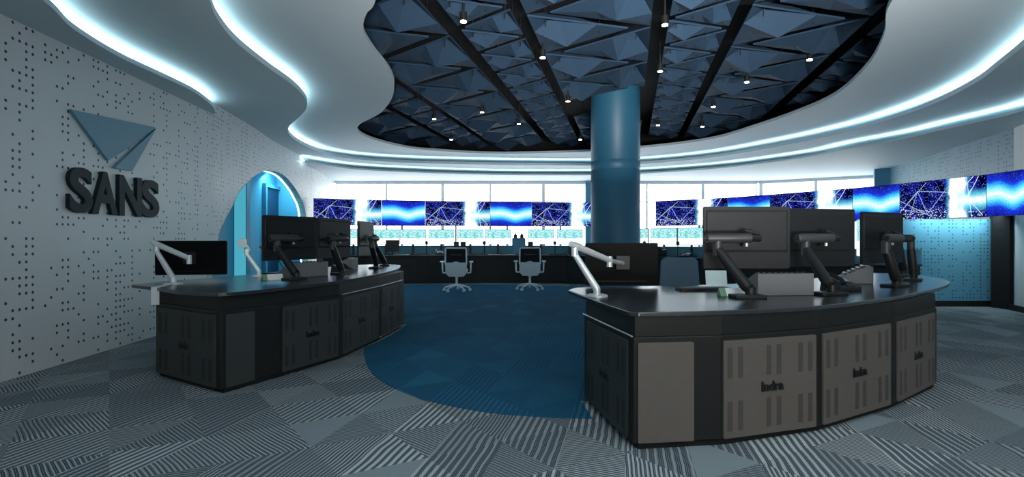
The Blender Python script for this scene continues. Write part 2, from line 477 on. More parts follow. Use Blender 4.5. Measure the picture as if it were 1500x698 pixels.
# left wall, with the arched opening traced where it stands
arch_px = [(319.8, 346), (327.6, 325.5), (341.8, 298.7), (352, 279), (368.6, 261), (381, 253), (394, 249.5), (412.7, 254.6), (428.4, 270), (439.5, 288), (447.3, 310)]
ap = [on_left_wall(*p) for p in arch_px]
ap = [(ap[0][0] - 0.30, 0.0), (ap[0][0] - 0.2, 0.6)] + ap + [(ap[-1][0] + 0.18, 0.9), (ap[-1][0] + 0.2, 0.0)]
arch = spline(ap, 6)
a0, a1 = arch[0][0], arch[-1][0]
def arch_top(d):
    best = 0.0
    for (da, za), (db, zb) in zip(arch, arch[1:]):
        if min(da, db) <= d <= max(da, db) and abs(db - da) > 1e-9:
            best = max(best, za + (zb - za) * (d - da) / (db - da))
    return best
w = MB()
ds = sorted(set([d for d, _ in LW if not (a0 < d < a1)] + [a0 + (a1 - a0) * i / 90 for i in range(91)]))
for da, db in zip(ds, ds[1:]):
    za = arch_top(da) if a0 + 1e-6 < da < a1 - 1e-6 else 0.0
    zb = arch_top(db) if a0 + 1e-6 < db < a1 - 1e-6 else 0.0
    if not (a0 - 1e-6 <= (da + db) / 2 <= a1 + 1e-6): za = zb = 0.0
    t = 0.14
    A, B = wx(da), wx(db)
    vs = [(A, da, za), (B, db, zb), (B, db, WALL_H), (A, da, WALL_H), (A - t, da, za), (B - t, db, zb), (B - t, db, WALL_H), (A - t, da, WALL_H)]
    w.add(vs, [(0, 1, 2, 3), (5, 4, 7, 6), (4, 5, 1, 0), (3, 2, 6, 7)])
struct(w.build('wall_left', M['wall']))
# lining of the arch and its hidden light line
rv = MB(); ledm = MB()
for (da, za), (db, zb) in zip(arch, arch[1:]):
    A, B = wx(da), wx(db)
    rv.add([(A + 0.004, da, za), (B + 0.004, db, zb), (B - 0.18, db, zb), (A - 0.18, da, za)], [(0, 1, 2, 3)])
    mid = Vector(((a0 + a1) / 2, 0.9))
    def inn(d, z, q):
        v = Vector((d, z)) - mid; v.normalize(); return d - v.x * q, z - v.y * q
    d1, z1 = inn(da, za, 0.012); d2, z2 = inn(db, zb, 0.012)
    ledm.add([(wx(da) - 0.15, d1, z1), (wx(db) - 0.15, d2, z2), (wx(db) - 0.175, d2, z2), (wx(da) - 0.175, d1, z1)], [(0, 1, 2, 3)])
struct(rv.build('trim_1', M['plain']))
tag(ledm.build('arch_light', M['cyan_led']), 'cyan light line running round the inner edge of the arched opening', 'light')

# alcove behind the arch
AO = 0.85
alc = MB()
y0, y1 = a0 - 0.4, a1 + 0.25
p = [(wx(y) - AO, y) for y in (y0, 9.2, 10.68, 12.2, y1)]
for (xa, ya), (xb, yb) in zip(p, p[1:]):
    alc.add([(xa, ya, 0), (xb, yb, 0), (xb, yb, 2.75), (xa, ya, 2.75)], [(0, 1, 2, 3)])
alc.add([(wx(y1) - 0.13, y1, 0), (p[-1][0], y1, 0), (p[-1][0], y1, 2.75), (wx(y1) - 0.13, y1, 2.75)], [(0, 3, 2, 1)])
alc.add([(wx(y0) - 0.13, y0, 0), (p[0][0], y0, 0), (p[0][0], y0, 2.75), (wx(y0) - 0.13, y0, 2.75)], [(0, 1, 2, 3)])
alc.add([(wx(y0) - 0.13, y0, 2.75), (p[0][0], y0, 2.75), (p[-1][0], y1, 2.75), (wx(y1) - 0.13, y1, 2.75)], [(0, 1, 2, 3)])
struct(alc.build('wall_alcove', M['blue_wall']))
def along(px):
    d, _ = on_left_wall(px, 350, -AO); return d
# pilaster with a lit edge
d1, d2 = along(342), along(353)
pl = MB().box((wx(d1) - AO, d1 + 0.02, 0), (wx(d1) - AO + 0.26, d1 + 0.16, 2.74)); struct(pl.build('trim_2', M['blue_wall']))
ls = MB().box((wx(d1) - AO + 0.02, d1 - 0.005, 0.02), (wx(d1) - AO + 0.24, d1 + 0.018, 2.7))
tag(ls.build('light_strip', M['cyan_strip']), 'tall upright cyan light strip inside the arched opening', 'light')
# door in the alcove
d1, d2 = along(386), along(411)
x1_, x2_ = wx(d1) - AO, wx(d2) - AO
fr = MB()
ang = math.atan2(x1_ - x2_, d2 - d1)
T = Matrix.Translation((x1_, d1, 0)) @ Matrix.Rotation(ang, 4, 'Z')
L = math.hypot(d2 - d1, x2_ - x1_)
fr.box((0.003, -0.09, 0), (0.09, 0.0, 2.46), T).box((0.003, L, 0), (0.09, L + 0.09, 2.46), T).box((0.003, 0.0, 2.38), (0.09, L, 2.46), T)
dr = struct(fr.build('door_1', M['blue_wall']))
MB().box((0.004, 0.005, 0.01), (0.04, L - 0.005, 2.375), T).build('door_leaf', M['door_blue'], dr)
hd = MB(); hd.tube([T @ Vector((0.042, 0.1, 1.05)), T @ Vector((0.09, 0.1, 1.05)), T @ Vector((0.09, 0.24, 1.05))], 0.011, 8).build('door_handle', M['silver'], dr, smooth=True)

# window wall: frames with glass, sill wall below, head above
mull = [-5.50, -3.92, -2.19, -0.68, 0.96, 2.34, 4.21, 5.94, 7.66]
SILL, HEAD, TR = 0.55, 2.90, 2.32
sw = MB(); sw.box((-5.7, 16.6, 0), (7.72, 16.8, SILL)).box((-5.7, 16.6, HEAD), (7.72, 16.8, WALL_H))
v = Vector((10.3 - 7.7, 15.0 - 16.6)); vl = v.length; vu = v / vl
TW = Matrix.Translation((7.7, 16.6, 0)) @ Matrix.Rotation(math.atan2(v.y, v.x), 4, 'Z')
sw.box((0, 0, 0), (vl + 0.2, 0.2, SILL), TW).box((0, 0, HEAD), (vl + 0.2, 0.2, WALL_H), TW)
struct(sw.build('wall_back', M['plain']))
n = 1
def window(T, x0, x1, thick):
    global n
    f = MB(); t = 0.025
    f.box((x0, 0.02, SILL), (x0 + thick, 0.16, HEAD), T).box((x1 - t, 0.02, SILL), (x1, 0.16, HEAD), T)
    f.box((x0 + thick, 0.03, HEAD - 0.03), (x1 - t, 0.15, HEAD), T).box((x0 + thick, 0.03, SILL), (x1 - t, 0.15, SILL + 0.05), T)
    f.box((x0 + thick, 0.05, TR - 0.012), (x1 - t, 0.13, TR + 0.012), T)
    fo = struct(f.build('window_%d' % n, M['mullion']))
    MB().box((x0 + thick, 0.085, SILL + 0.05), (x1 - t, 0.093, HEAD - 0.03), T).build('pane', M['glass'], fo)
    n += 1
TB = Matrix.Translation((0, 16.6, 0))
for i in range(len(mull) - 1):
    window(TB, mull[i], mull[i + 1], 0.07 if i in (2, 4, 7) else 0.03)
window(TW, 0.0, vl * 0.5, 0.1); window(TW, vl * 0.5, vl, 0.05)
# blue pillar at the right end of the windows
struct(MB().prism([[(9.36, 13.75), (9.72, 13.55), (9.95, 13.9), (9.6, 14.15)]], 0, ZA).build('column', M['blue_wall']))

# right wall
def wall_strip(name, pts, m, t=0.12, z1=WALL_H):
    b = MB()
    q = offset(pts, t)
    b.prism([list(pts) + q[::-1]], 0, z1)
    return struct(b.build(name, m))
wall_strip('wall_right', [(10.4, 15.05), R2, R1], M['wall_r'], -0.12)
wall_strip('wall_right_curved', spline([R1, (7.93, 8.1), (7.7, 7.4), (7.6, 6.5), (7.6, 5.0), (7.6, -3.0)], 5), M['plain'], -0.12)
wall_strip('wall_front', [(7.7, -3.0), (-3.7, -3.0)], M['plain'], -0.12)
wp = struct(MB().box((6.6, 9.10, 0.10), (8.22, 9.16, 1.49)).build('wall_partition', M['wall_p']))
struct(MB().box((6.6, 9.09, 0.0), (8.22, 9.17, 0.10)).build('baseboard_right', M['cons']))
struct(MB().prism([[(8.225, 9.17), (8.10, 8.98), (8.13, 8.70), (8.19, 8.70), (8.30, 9.10)]], 0.0, 1.62).build('trim_3', M['black']))
struct(MB().prism([offset([(8.13, 8.68), (7.93, 8.1), (7.7, 7.4), (7.6, 6.5)], 0.03) + [(7.6, 6.5), (7.7, 7.4), (7.93, 8.1), (8.15, 8.68)]], 0, 0.09).build('baseboard_front', M['cons']))

# ceiling tiers ---------------------------------------------------------------
LAp = [(62, 0), (107, 42), (172, 82), (232, 110), (279, 132), (303, 148), (313, 158), (316, 166)]
LA = [(-2.95, -3.1), (-3.0, 1.0), (-3.35, 3.0)] + [at_z(a, b, ZA) for a, b in LAp]
LA = spline(LA, 6)
e = LA[-1]
tipy = e[1] + 0.1
A_poly = LA + [(wx(tipy) - 0.05, tipy)] + [(wx(d) - 0.08, d) for d in (7.4, 6.5, 5.0, 3.0, 0.0, -3.1)]
struct(MB().prism([A_poly], ZA, ZA + 0.045).build('ceiling', M['ceil']))

LBp = [(307, 0), (318, 27.5), (346, 62), (392, 98.6), (428, 124), (447, 144), (449, 158), (437.5, 172), (423, 186), (426, 199.5), (451, 215.5), (492.6, 229), (575, 237), (720, 241),
       (865, 242), (938, 240), (1037, 231), (1140, 214), (1240, 193), (1310, 173), (1370, 151), (1426, 123), (1463, 96), (1497, 69)]
LB = [at_z(a, b, ZB) for a, b in LBp] + [(4.95, 4.95), (4.5, 4.0), (3.9, 2.6), (2.8, 1.2), (1.2, 0.6), (-0.2, 1.0), (-1.3, 2.0), (-1.9, 3.1), (-2.3, 3.9)]
LB = spline(LB, 6, True)
struct(MB().prism([wide, LB], ZB, ZB + 0.065).build('ceiling', M['ceil']))

LCp = [(550, 0), (537, 20), (532, 38.5), (536, 54.5), (550.5, 77), (566, 96), (575, 111), (577.5, 124), (574, 144), (560, 163), (546, 172), (529, 180.5), (523.5, 188.3), (530.5, 197), (555, 206.6),
       (598.7, 216.5), (642, 220.6), (720, 224.7), (830, 223), (938, 216.5), (1037, 204.5), (1106, 185.6), (1175, 161.5), (1226, 137.5), (1271, 96), (1295, 51.5), (1307, 0)]
LC = [at_z(a, b, ZC) for a, b in LCp] + [(3.0, 3.4), (2.2, 2.5), (1.0, 2.2), (-0.1, 2.7), (-0.9, 3.7)]
LC = spline(LC, 6, True)
struct(MB().prism([wide, LC], ZC, ZC + 0.05).build('ceiling', M['ceil']))
# black void above the opening
sk = MB()
big = offset(LC, -0.35, True)
ar = sum(LC[i][0] * LC[i - 1][1] - LC[i - 1][0] * LC[i][1] for i in range(len(LC)))
big = offset(LC, 0.9 if ar > 0 else -0.9, True)
VT = 3.95
struct(MB().prism([[(-4.6, 0.8), (6.2, 0.8), (6.2, 14.6), (-4.6, 14.6)]], VT, VT + 0.05).build('ceiling', M['black']))
sk.prism([[(-4.7, 0.7), (6.3, 0.7), (6.3, 14.7), (-4.7, 14.7)], [(-4.6, 0.8), (6.2, 0.8), (6.2, 14.6), (-4.6, 14.6)]], ZC + 0.06, VT)
sk.prism([[(-4.6, 0.8), (6.2, 0.8), (6.2, 14.6), (-4.6, 14.6)], offset(LC, -0.03 if ar > 0 else 0.03, True)], ZC + 0.052, ZC + 0.062)
struct(sk.build('wall_void', M['black']))

# lower soffit before the windows
L2p = [(446, 237), (524.5, 248), (640, 253.5), (745, 256), (866, 256), (940, 254), (1055, 246), (1175, 231), (1240, 218), (1320, 204), (1370, 192.5), (1440, 177), (1499, 162)]
L2 = [at_z(a, b, ZA) for a, b in L2p]
L2 = spline(L2 + [(6.75, 5.6), (6.7, 3.0), (6.7, -3.1)], 6)
S_poly = L2 + [(7.8, -3.1), (7.9, 7.0), (8.4, 8.6), (10.0, 13.9), (10.6, 15.2), (7.9, 17.0), (-5.7, 17.0), (-5.35, 14.6)]
struct(MB().prism([S_poly], ZA, ZA + 0.045).build('ceiling', M['ceil']))

def cove(name, pts, side, z, label, closed=False):
    a = offset(pts, side * 0.05, closed); b = offset(pts, side * 0.20, closed)
    m = MB(); n_ = len(pts)
    for i in range(n_ if closed else n_ - 1):
        j = (i + 1) % n_
        m.add([(a[i][0], a[i][1], z), (a[j][0], a[j][1], z), (b[j][0], b[j][1], z), (b[i][0], b[i][1], z)], [(0, 1, 2, 3)])
    tag(m.build(name, M['led']), label, 'light', 'hidden white light lines of the ceiling steps')
sA = -1
cove('cove_light', LA, -1, ZA + 0.05, 'white cove light line above the short curved ceiling step over the perforated wall')
arB = sum(LB[i][0] * LB[i - 1][1] - LB[i - 1][0] * LB[i][1] for i in range(len(LB)))
cove('cove_light', LB, -1 if arB > 0 else 1, ZB + 0.07, 'long wavy white cove light line round the middle ceiling', True)
cove('cove_light', L2, -1, ZA + 0.05, 'lower white cove light line along the soffit before the windows')

struct(MB().box((2.27, 16.40, 0), (2.47, 16.595, HEAD)).build('column', M['blue_wall']))
# round column
cc = (1.94, 10.0)
prof = [(0.455, 0), (0.455, 2.42), (0.448, 2.43), (0.448, 2.45), (0.455, 2.46), (0.455, 2.58), (0.448, 2.59), (0.448, 2.61), (0.455, 2.62), (0.455, VT - 0.002)]
struct(MB().lathe(prof, (cc[0], cc[1], 0), 64).build('column', M['column'], smooth=True))

# ------------------------------------------------------------------ faceted ceiling panels
e1 = Vector((math.sin(math.radians(12.5)), math.cos(math.radians(12.5)))); e2 = Vector((e1.y, -e1.x))
O = Vector((0.155, 5.5)); ZP = 3.58
ORD = ['first', 'second', 'third', 'fourth', 'fifth', 'sixth', 'seventh', 'eighth', 'ninth', 'tenth', 'eleventh', 'twelfth', 'thirteenth', 'fourteenth', 'fifteenth', 'sixteenth', 'seventeenth', 'eighteenth', 'nineteenth', 'twentieth'] + ['twenty-' + q for q in ('first', 'second', 'third', 'fourth', 'fifth', 'sixth', 'seventh', 'eighth', 'ninth')] + ['thirtieth']
strips = {}
def tri_panel(key, P, big, flip=0):
    """P: three (a, b) lattice corners"""
    W = [(O + e1 * a + e2 * b) * 1.056 for a, b in P]
    c = (W[0] + W[1] + W[2]) / 3
    W = [c + (q - c) * 0.995 for q in W]
    c = (W[0] + W[1] + W[2]) / 3
    pts = [W[0], W[1], W[2]] + [(W[i] + c) / 2 for i in range(3)]
    if not any(inside((q.x, q.y), LC) for q in pts): return
    cv = Vector(cc)
    def seg(p, a, b):
        t = max(0.0, min(1.0, (p - a).dot(b - a) / (b - a).length_squared)); return (p - a - (b - a) * t).length
    if inside((cv.x, cv.y), [(q.x, q.y) for q in W]) or min(seg(cv, W[i], W[(i + 1) % 3]) for i in range(3)) < 0.48: return
    strips.setdefault(key, []).append((c, W, big, flip))
for bi in range(-3, 4):
    sh = bi * 0.235
    for ai in range(-5, 9):
        a = ai * 1.17 + sh; b = bi * 2.22
        tri_panel((bi, 0), [(a, b), (a + 0.56, b + 1.02), (a + 1.12, b)], True)
        tri_panel((bi, 0), [(a + 0.585, b + 1.26), (a + 1.145, b + 0.24), (a + 1.705, b + 1.26)], True, 1)
    for ai in range(-8, 14):
        a = ai * 0.8 + sh + 0.46; b = bi * 2.22 + 1.44
        tri_panel((bi, 1), [(a, b), (a + 0.33, b + 0.58), (a + 0.66, b)], False)
        tri_panel((bi, 1), [(a + 0.40, b + 0.64), (a + 0.73, b + 0.06), (a + 1.06, b + 0.64)], False, 1)
order = sorted(strips)
for si, key in enumerate(order):
    row = sorted(strips[key], key=lambda t: t[0].y)
    for ri, (c, W, big, flip) in enumerate(row):
        s = 1.0 if big else 0.6
        th = thing('acoustic_panel', '%s folded blue triangle panel, %s from front in %s ceiling strip from left' % ('large' if big else 'small', ORD[ri], ORD[si]),
                   'acoustic panel', (c.x, c.y, ZP), 0, 'folded triangle panels in the black ceiling opening')
        rnd = random.Random(si * 100 + ri)
        V = [Vector((q.x - c.x, q.y - c.y, 0.0)) for q in W]
        # one folded hollow at the front corner, a low ridge point in the middle
        t = (0.38, 0.52, 0.30) if flip else (0.66, 0.72, 0.58)
        t = [q + rnd.uniform(-0.05, 0.05) for q in t]
        Mi = [V[i].lerp(V[(i + 1) % 3], t[i]) for i in range(3)]
        I = Vector((rnd.uniform(-.05, .05) * s, rnd.uniform(-.05, .05) * s, -0.16 * s))
        vs = list(V) + Mi + [I]; fs = []
        for i in range(3):
            q = [V[i], Mi[i], I, Mi[i - 1]]
            m = (q[0] + q[1] + q[2] + q[3]) / 4 + Vector((0, 0, (0.20 if i == 0 else rnd.choice((0.0, 0.02, 0.045))) * s))
            k = len(vs); vs.append(m)
            idx = [i, 3 + i, 6, 3 + (i - 1) % 3]
            for j in range(4): fs.append((idx[j], idx[(j + 1) % 4], k))
        # thin felt: closed shell with a rim
        n0 = len(vs); up = [v + Vector((0, 0, 0.02)) for v in vs]
        vs2 = vs + up; fs2 = fs + [tuple(n0 + i for i in reversed(f)) for f in fs]
        rim = [0, 3, 1, 4, 2, 5]
        for i in range(6): fs2.append((rim[i], rim[(i + 1) % 6], n0 + rim[(i + 1) % 6], n0 + rim[i]))
        MB().add(vs2, fs2).build('felt_shell', M['felt'], th)
        for i in range(3):
            q = V[i] * 0.55
            MB().tube([(q.x, q.y, -0.02), (q.x, q.y, VT - ZP)], 0.006, 5).build('hanger', M['black'], th)

spots = [(661, 204), (636, 174), (706, 164), (679, 31), (760, 181), (795, 84), (832, 148), (850, 204), (964, 183), (967, 104), (974, 36), (1029, 185), (1045, 156), (1094, 120), (1186, 87)]
spots.sort()
for i, (px, py) in enumerate(spots):
    x, y = at_z(px, py, 3.40)
    t = thing('ceiling_spotlight', 'small white round ceiling spotlight, %s from the left in the black ceiling opening' % ORD[i], 'spotlight', (x, y, 3.40), 0, 'small spotlights between the ceiling panels')
    MB().lathe([(0.036, 0.0), (0.036, 0.09), (0.012, 0.10), (0.012, VT - 3.40)], seg=16).build('housing', M['cons'], t, smooth=True)
    MB().lathe([(0.032, -0.010), (0.032, -0.001)], seg=16).build('lamp', M['spot'], t)

# ------------------------------------------------------------------ wall sign
def text_mesh(ch, size, extrude, off=0.0):
    cu = bpy.data.curves.new('t', 'FONT'); cu.body = ch; cu.size = size; cu.extrude = extrude; cu.offset = off
    cu.resolution_u = 6
    ob = bpy.data.objects.new('t', cu); C.objects.link(ob)
    dg = bpy.context.evaluated_depsgraph_get(); dg.update()
    me = bpy.data.meshes.new_from_object(ob.evaluated_get(dg))
    bpy.data.objects.remove(ob); bpy.data.curves.remove(cu)
    return me
def mesh_obj(name, me, m, parent, mtx):
    """fit mesh into parent with the matrix baked into its vertices"""
    me.transform(mtx); me.materials.clear(); me.materials.append(m)
    o = bpy.data.objects.new(name, me); C.objects.link(o); o.parent = parent; me.name = name
    return o
wt = Vector((-0.065, 1, 0)).normalized(); wn = Vector((1, 0.065, 0)).normalized()
def wall_frame(d, z, off=0.0):
    o_ = Vector((wx(d), d, z)) + wn * off
    return Matrix(((wt.x, 0, wn.x, o_.x), (wt.y, 0, wn.y, o_.y), (0, 1, 0, o_.z), (0, 0, 0, 1)))
dS = on_left_wall(98, 300)[0]
sg = thing('letter_sign', 'raised dark slate SANS letters mounted on the perforated white wall', 'sign', (wx(dS), dS, 1.40))
spans = [('S', 102, 136), ('A', 135, 173), ('N', 175, 208), ('S', 208, 233.5)]
for ch, pa, pb in spans:
    da = on_left_wall(pa, 300, 0.045)[0]; db = on_left_wall(pb, 300, 0.045)[0]
    me = text_mesh(ch, 0.5, 0.0)
    me = text_mesh(ch, 0.5, 0.021, 0.016)
    xs = [v.co.x for v in me.vertices]; ys = [v.co.y for v in me.vertices]
    S = Matrix.Diagonal(((db - da) / (max(xs) - min(xs)), 0.435 / (max(ys) - min(ys)), 1, 1)) @ Matrix.Translation((-min(xs), -min(ys), 0))
    mesh_obj('letter', me, M['sign_dark'], sg, Matrix.Translation(-sg.location) @ wall_frame(da, 1.40, 0.024) @ S)
em = thing('emblem_sign', 'blue raised triangle emblem of two slanting pieces above the dark letters', 'emblem', (wx(5.4), 5.4, 1.95))
def wall_poly(name, px, thick, m):
    P = [on_left_wall(*q, thick) for q in px]
    vs = [Vector((wx(d), d, z)) + wn * k for k in (0.003, thick) for d, z in P]
    k = len(P)
    MB().add(vs, [tuple(range(k - 1, -1, -1)), tuple(range(k, 2 * k))] + [(i, (i + 1) % k, k + (i + 1) % k, k + i) for i in range(k)]).build(name, m, em, world=True)
wall_poly('large_triangle', [(104, 160), (159, 235), (197, 211), (228, 186.5)], 0.035, M['sign_blue'])
wall_poly('small_triangle', [(167, 246), (194, 250), (228.5, 188.5)], 0.035, M['sign_blue'])

# ------------------------------------------------------------------ consoles
def facet_frame(p0, p1):
    d = Vector((p1[0] - p0[0], p1[1] - p0[1], 0)); L = d.length; d.normalize()
    nrm = Vector((d.y, -d.x, 0))
    return Matrix(((d.x, 0, nrm.x, p0[0]), (d.y, 0, nrm.y, p0[1]), (0, 1, 0, 0), (0, 0, 0, 1))), L
def console(name, label, outer, inner, plates, top, rim_segments, pm='panel', vm='vent', dark_ends=()):
    loc = (sum(p[0] for p in outer) / len(outer), sum(p[1] for p in outer) / len(outer), 0)
    t = thing(name, label, 'console', loc)
    poly = outer + inner
    MB().prism([poly], 0.035, 0.615).build('cabinet', M['cons'], t, world=True, bevel=0.006)
    cin = Vector((sum(p[0] for p in poly) / len(poly), sum(p[1] for p in poly) / len(poly)))
    def shrink(q, k):
        v = Vector(q); u = (cin - v); u.normalize(); v = v + u * k; return (v.x, v.y)
    MB().prism([[shrink(q, 0.03) for q in poly]], 0.0, 0.035).build('plinth', M['black'], t, world=True)
    MB().prism([[shrink(q, 0.012) for q in poly]], 0.617, 0.724).build('fascia', M['cons'], t, world=True)
    MB().prism([top], 0.725, 0.752).build('worktop', M['top'], t, world=True, bevel=0.006)
    for (fi, u0, u1, kind) in plates:
        T, L = facet_frame(outer[fi], outer[fi + 1])
        a, b = u0 * L, u1 * L
        nm = 'door' if kind != 'plain' else 'side_panel'
        pn = MB().rbox(((a + b) / 2, 0.312, 0.006), (b - a, 0.545, 0.012), 0.008, 2, 'z', T)
        dk = fi in dark_ends
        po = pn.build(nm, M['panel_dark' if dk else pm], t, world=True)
        fm = MB()
        for q in ((a - 0.012, a - 0.002), (b + 0.002, b + 0.012)):
            fm.box((q[0], 0.035, 0.0), (q[1], 0.60, 0.016), T)
        if kind == 'vent':
            w_ = b - a
            for col in (0.06, 0.17, 0.47, 0.58, 0.82, 0.93):
                for (z0, z1) in ((0.08, 0.245), (0.375, 0.545)):
                    k = int((z1 - z0) / 0.0085); vt = MB()
                    vt.box((a + (col - 0.026) * w_, z0 - 0.002, 0.0115), (a + (col + 0.026) * w_, z1, 0.0124), T)
                    for i in range(k):
                        z = z0 + (z1 - z0) * i / k
                        vt.box((a + (col - 0.024) * w_, z, 0.0118), (a + (col + 0.024) * w_, z + 0.0045, 0.0134), T)
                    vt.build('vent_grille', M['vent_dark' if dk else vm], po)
            me = text_mesh('Indra', 0.075, 0.004, 0.0022)
            xs = [v.co.x for v in me.vertices]; W = max(xs) - min(xs)
            mesh_obj('lettering', me, M['logo'], po, T @ Matrix.Translation(((a + b) / 2 - W * 0.5, 0.285, 0.0165)))
    for pts in rim_segments:
        MB().tube(pts, 0.005, 6).build('metal_rim', M['rim'], t, world=True)
    return t

rc_outer = [(0.514, 3.785), (0.6625, 2.903), (1.161, 2.965), (1.835, 3.18), (2.592, 3.617), (3.31, 4.153), (3.45, 4.40)]
rc_inner = [(3.05, 4.75), (2.3, 4.22), (1.6, 3.88), (1.0, 3.75)]
rc_top = spline([(0.69, 2.90), (1.19, 2.975), (1.745, 3.15), (2.2, 3.39), (2.68, 3.70), (3.1, 4.03), (3.51, 4.38), (3.94, 4.8), (4.25, 5.2), (4.48, 5.7), (4.55, 6.15)], 6) + \
         spline([(4.2, 6.35), (3.65, 5.9), (3.05, 5.4), (2.4, 4.97), (1.7, 4.66), (1.1, 4.53), (0.72, 4.47)], 4) + [(0.52, 4.38), (0.44, 4.18), (0.56, 3.4), (0.645, 2.93)]
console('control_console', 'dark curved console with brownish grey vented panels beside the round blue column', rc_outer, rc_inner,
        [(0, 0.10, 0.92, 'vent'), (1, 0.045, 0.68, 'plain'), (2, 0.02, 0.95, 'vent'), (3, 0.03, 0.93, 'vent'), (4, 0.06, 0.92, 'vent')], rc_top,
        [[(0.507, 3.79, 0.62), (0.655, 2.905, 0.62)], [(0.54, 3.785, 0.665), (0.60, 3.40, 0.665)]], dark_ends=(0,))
lc_outer = [(-3.0, 4.485), (-2.157, 3.95), (-1.93, 4.44), (-1.647, 5.10), (-1.507, 6.06), (-1.44, 6.9), (-1.46, 7.2)]
lc_inner = [(-2.0, 7.1), (-2.15, 6.1), (-2.35, 5.3), (-2.65, 5.0), (-2.95, 4.9)]
lc_top = spline([(-3.33, 4.66), (-2.9, 4.36), (-2.57, 4.10), (-2.32, 3.97), (-2.15, 3.95), (-2.02, 4.12), (-1.91, 4.36), (-1.66, 5.10), (-1.55, 6.1), (-1.53, 6.9), (-1.60, 7.6), (-1.72, 8.2)], 6) + \
         spline([(-1.95, 8.5), (-2.3, 8.35), (-2.68, 7.5), (-2.85, 6.6), (-3.05, 5.7), (-3.28, 5.1)], 4)
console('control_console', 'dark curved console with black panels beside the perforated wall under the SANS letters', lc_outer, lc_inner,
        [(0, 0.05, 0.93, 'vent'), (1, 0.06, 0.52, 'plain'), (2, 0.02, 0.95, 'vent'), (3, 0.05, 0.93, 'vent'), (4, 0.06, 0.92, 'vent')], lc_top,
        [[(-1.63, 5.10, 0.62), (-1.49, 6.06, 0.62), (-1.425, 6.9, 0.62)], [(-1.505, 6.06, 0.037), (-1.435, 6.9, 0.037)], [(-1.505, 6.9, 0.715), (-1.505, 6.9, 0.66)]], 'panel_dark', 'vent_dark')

# ------------------------------------------------------------------ monitors and arms
def monitor(label, x, y, z, ang, w=0.64, h=0.46, shell='mon_back', name='monitor', group=None, tilt=0.0, ui='ui'):
    """screen looks along local +Y; z is the lower edge"""
    t = thing(name, label, 'monitor', (x, y, z), ang, group)
    MB().rbox((0, 0, h / 2), (w, 0.022, h), 0.012, 3).build('housing', M[shell], t)
    k = MB()
    a, b, c_ = 0.475, 0.46, 0.006
    vs = [(-a * w, -0.011, h * 0.26), (a * w, -0.011, h * 0.26), (a * w, -0.011, h * 0.95), (-a * w, -0.011, h * 0.95),
          (-b * w, -0.011 - c_, h * 0.30), (b * w, -0.011 - c_, h * 0.30), (b * w, -0.011 - c_, h * 0.91), (-b * w, -0.011 - c_, h * 0.91)]
    k.add(vs, [(4, 5, 6, 7), (0, 1, 5, 4), (1, 2, 6, 5), (2, 3, 7, 6), (3, 0, 4, 7)])
    if shell != 'mon_black': k.build('rear_cover', M[shell], t)
    MB().box((-0.34 * w, -0.0125, h * 0.10), (0.34 * w, -0.0112, h * 0.11)).build('seam', M['bezel'], t)
    s_ = MB().quad_uv((w / 2 - 0.014, 0.0125, 0.018), (-w / 2 + 0.014, 0.0125, 0.018), (-w / 2 + 0.014, 0.0125, h - 0.014), (w / 2 - 0.014, 0.0125, h - 0.014))
    s_.build('screen', M[ui], t)
    return t
def heavy_arm(label, base, mon, ang, zc=1.157, group=None, lean=None):
    """thick black articulated arm: clamp plate, slanting lower link, level upper link, bracket"""
    t = thing('monitor_mount', label, 'monitor arm', (base[0], base[1], 0.7525), ang, group)
    R = Matrix.Rotation(-ang, 2)
    m = R @ (Vector(mon) - Vector(base)); zc -= 0.7525
    MB().rbox((0, 0, 0.011), (0.22, 0.14, 0.022), 0.02, 3, 'z').build('base_plate', M['arm_black'], t, bevel=0.004)
    el = Vector((m.x - 0.28, m.y - 0.17, zc - 0.075))
    if lean: el = Vector((lean[0], lean[1], zc - 0.075))
    b0 = Vector((0.02, 0.0, 0.02))
    MB().tube([b0, b0 + Vector((0, 0, 0.05))], 0.034, 14).build('swivel', M['arm_black'], t, smooth=True)
    MB().tube([b0 + Vector((0, 0, 0.04)), b0.lerp(el, 0.1) + Vector((0, 0, 0.02)), b0.lerp(el, 0.8), el], [0.036, 0.040, 0.036, 0.030], 14).build('lower_link', M['arm_black'], t, smooth=True)
    MB().tube([el + Vector((0, 0, -0.05)), el + Vector((0, 0, 0.055))], 0.032, 14).build('elbow_joint', M['arm_grey'], t, smooth=True)
    w0 = Vector((m.x - 0.36, m.y - 0.17, zc))
    if lean: w0 = Vector((lean[0] - 0.03, lean[1] - 0.02, zc))
    w1 = Vector((m.x - 0.045, m.y - 0.17, zc + 0.002))
    MB().tube([w0, w0.lerp(w1, 0.06), w1], [0.030, 0.038, 0.036], 16).build('upper_link', M['arm_grey'], t, smooth=True)
    MB().tube([w0 - Vector((0.012, 0, 0)), w0 + Vector((0.002, 0, 0))], 0.02, 12).build('end_cap', M['arm_black'], t, smooth=True)
    w2 = Vector((m.x + 0.03, m.y - 0.15, zc))
    MB().tube([w1, w2], 0.026, 12).build('wrist_joint', M['arm_black'], t, smooth=True)
    v = MB(); v.box((m.x - 0.05, m.y - 0.052, zc - 0.06), (m.x + 0.05, m.y - 0.042, zc + 0.06))
    v.tube([(w2.x, w2.y, zc), (m.x, m.y - 0.05, zc)], 0.020, 10)
    v.tube([(m.x - 0.06, m.y - 0.12, zc + 0.055), (m.x + 0.03, m.y - 0.15, zc + 0.03)], 0.013, 8)
    v.build('bracket', M['arm_black'], t)
    MB().tube([(m.x - 0.045, m.y - 0.11, zc - 0.012), (m.x - 0.045, m.y - 0.11, zc - 0.06)], 0.011, 8).build('tilt_knob', M['silver'], t)
    return t
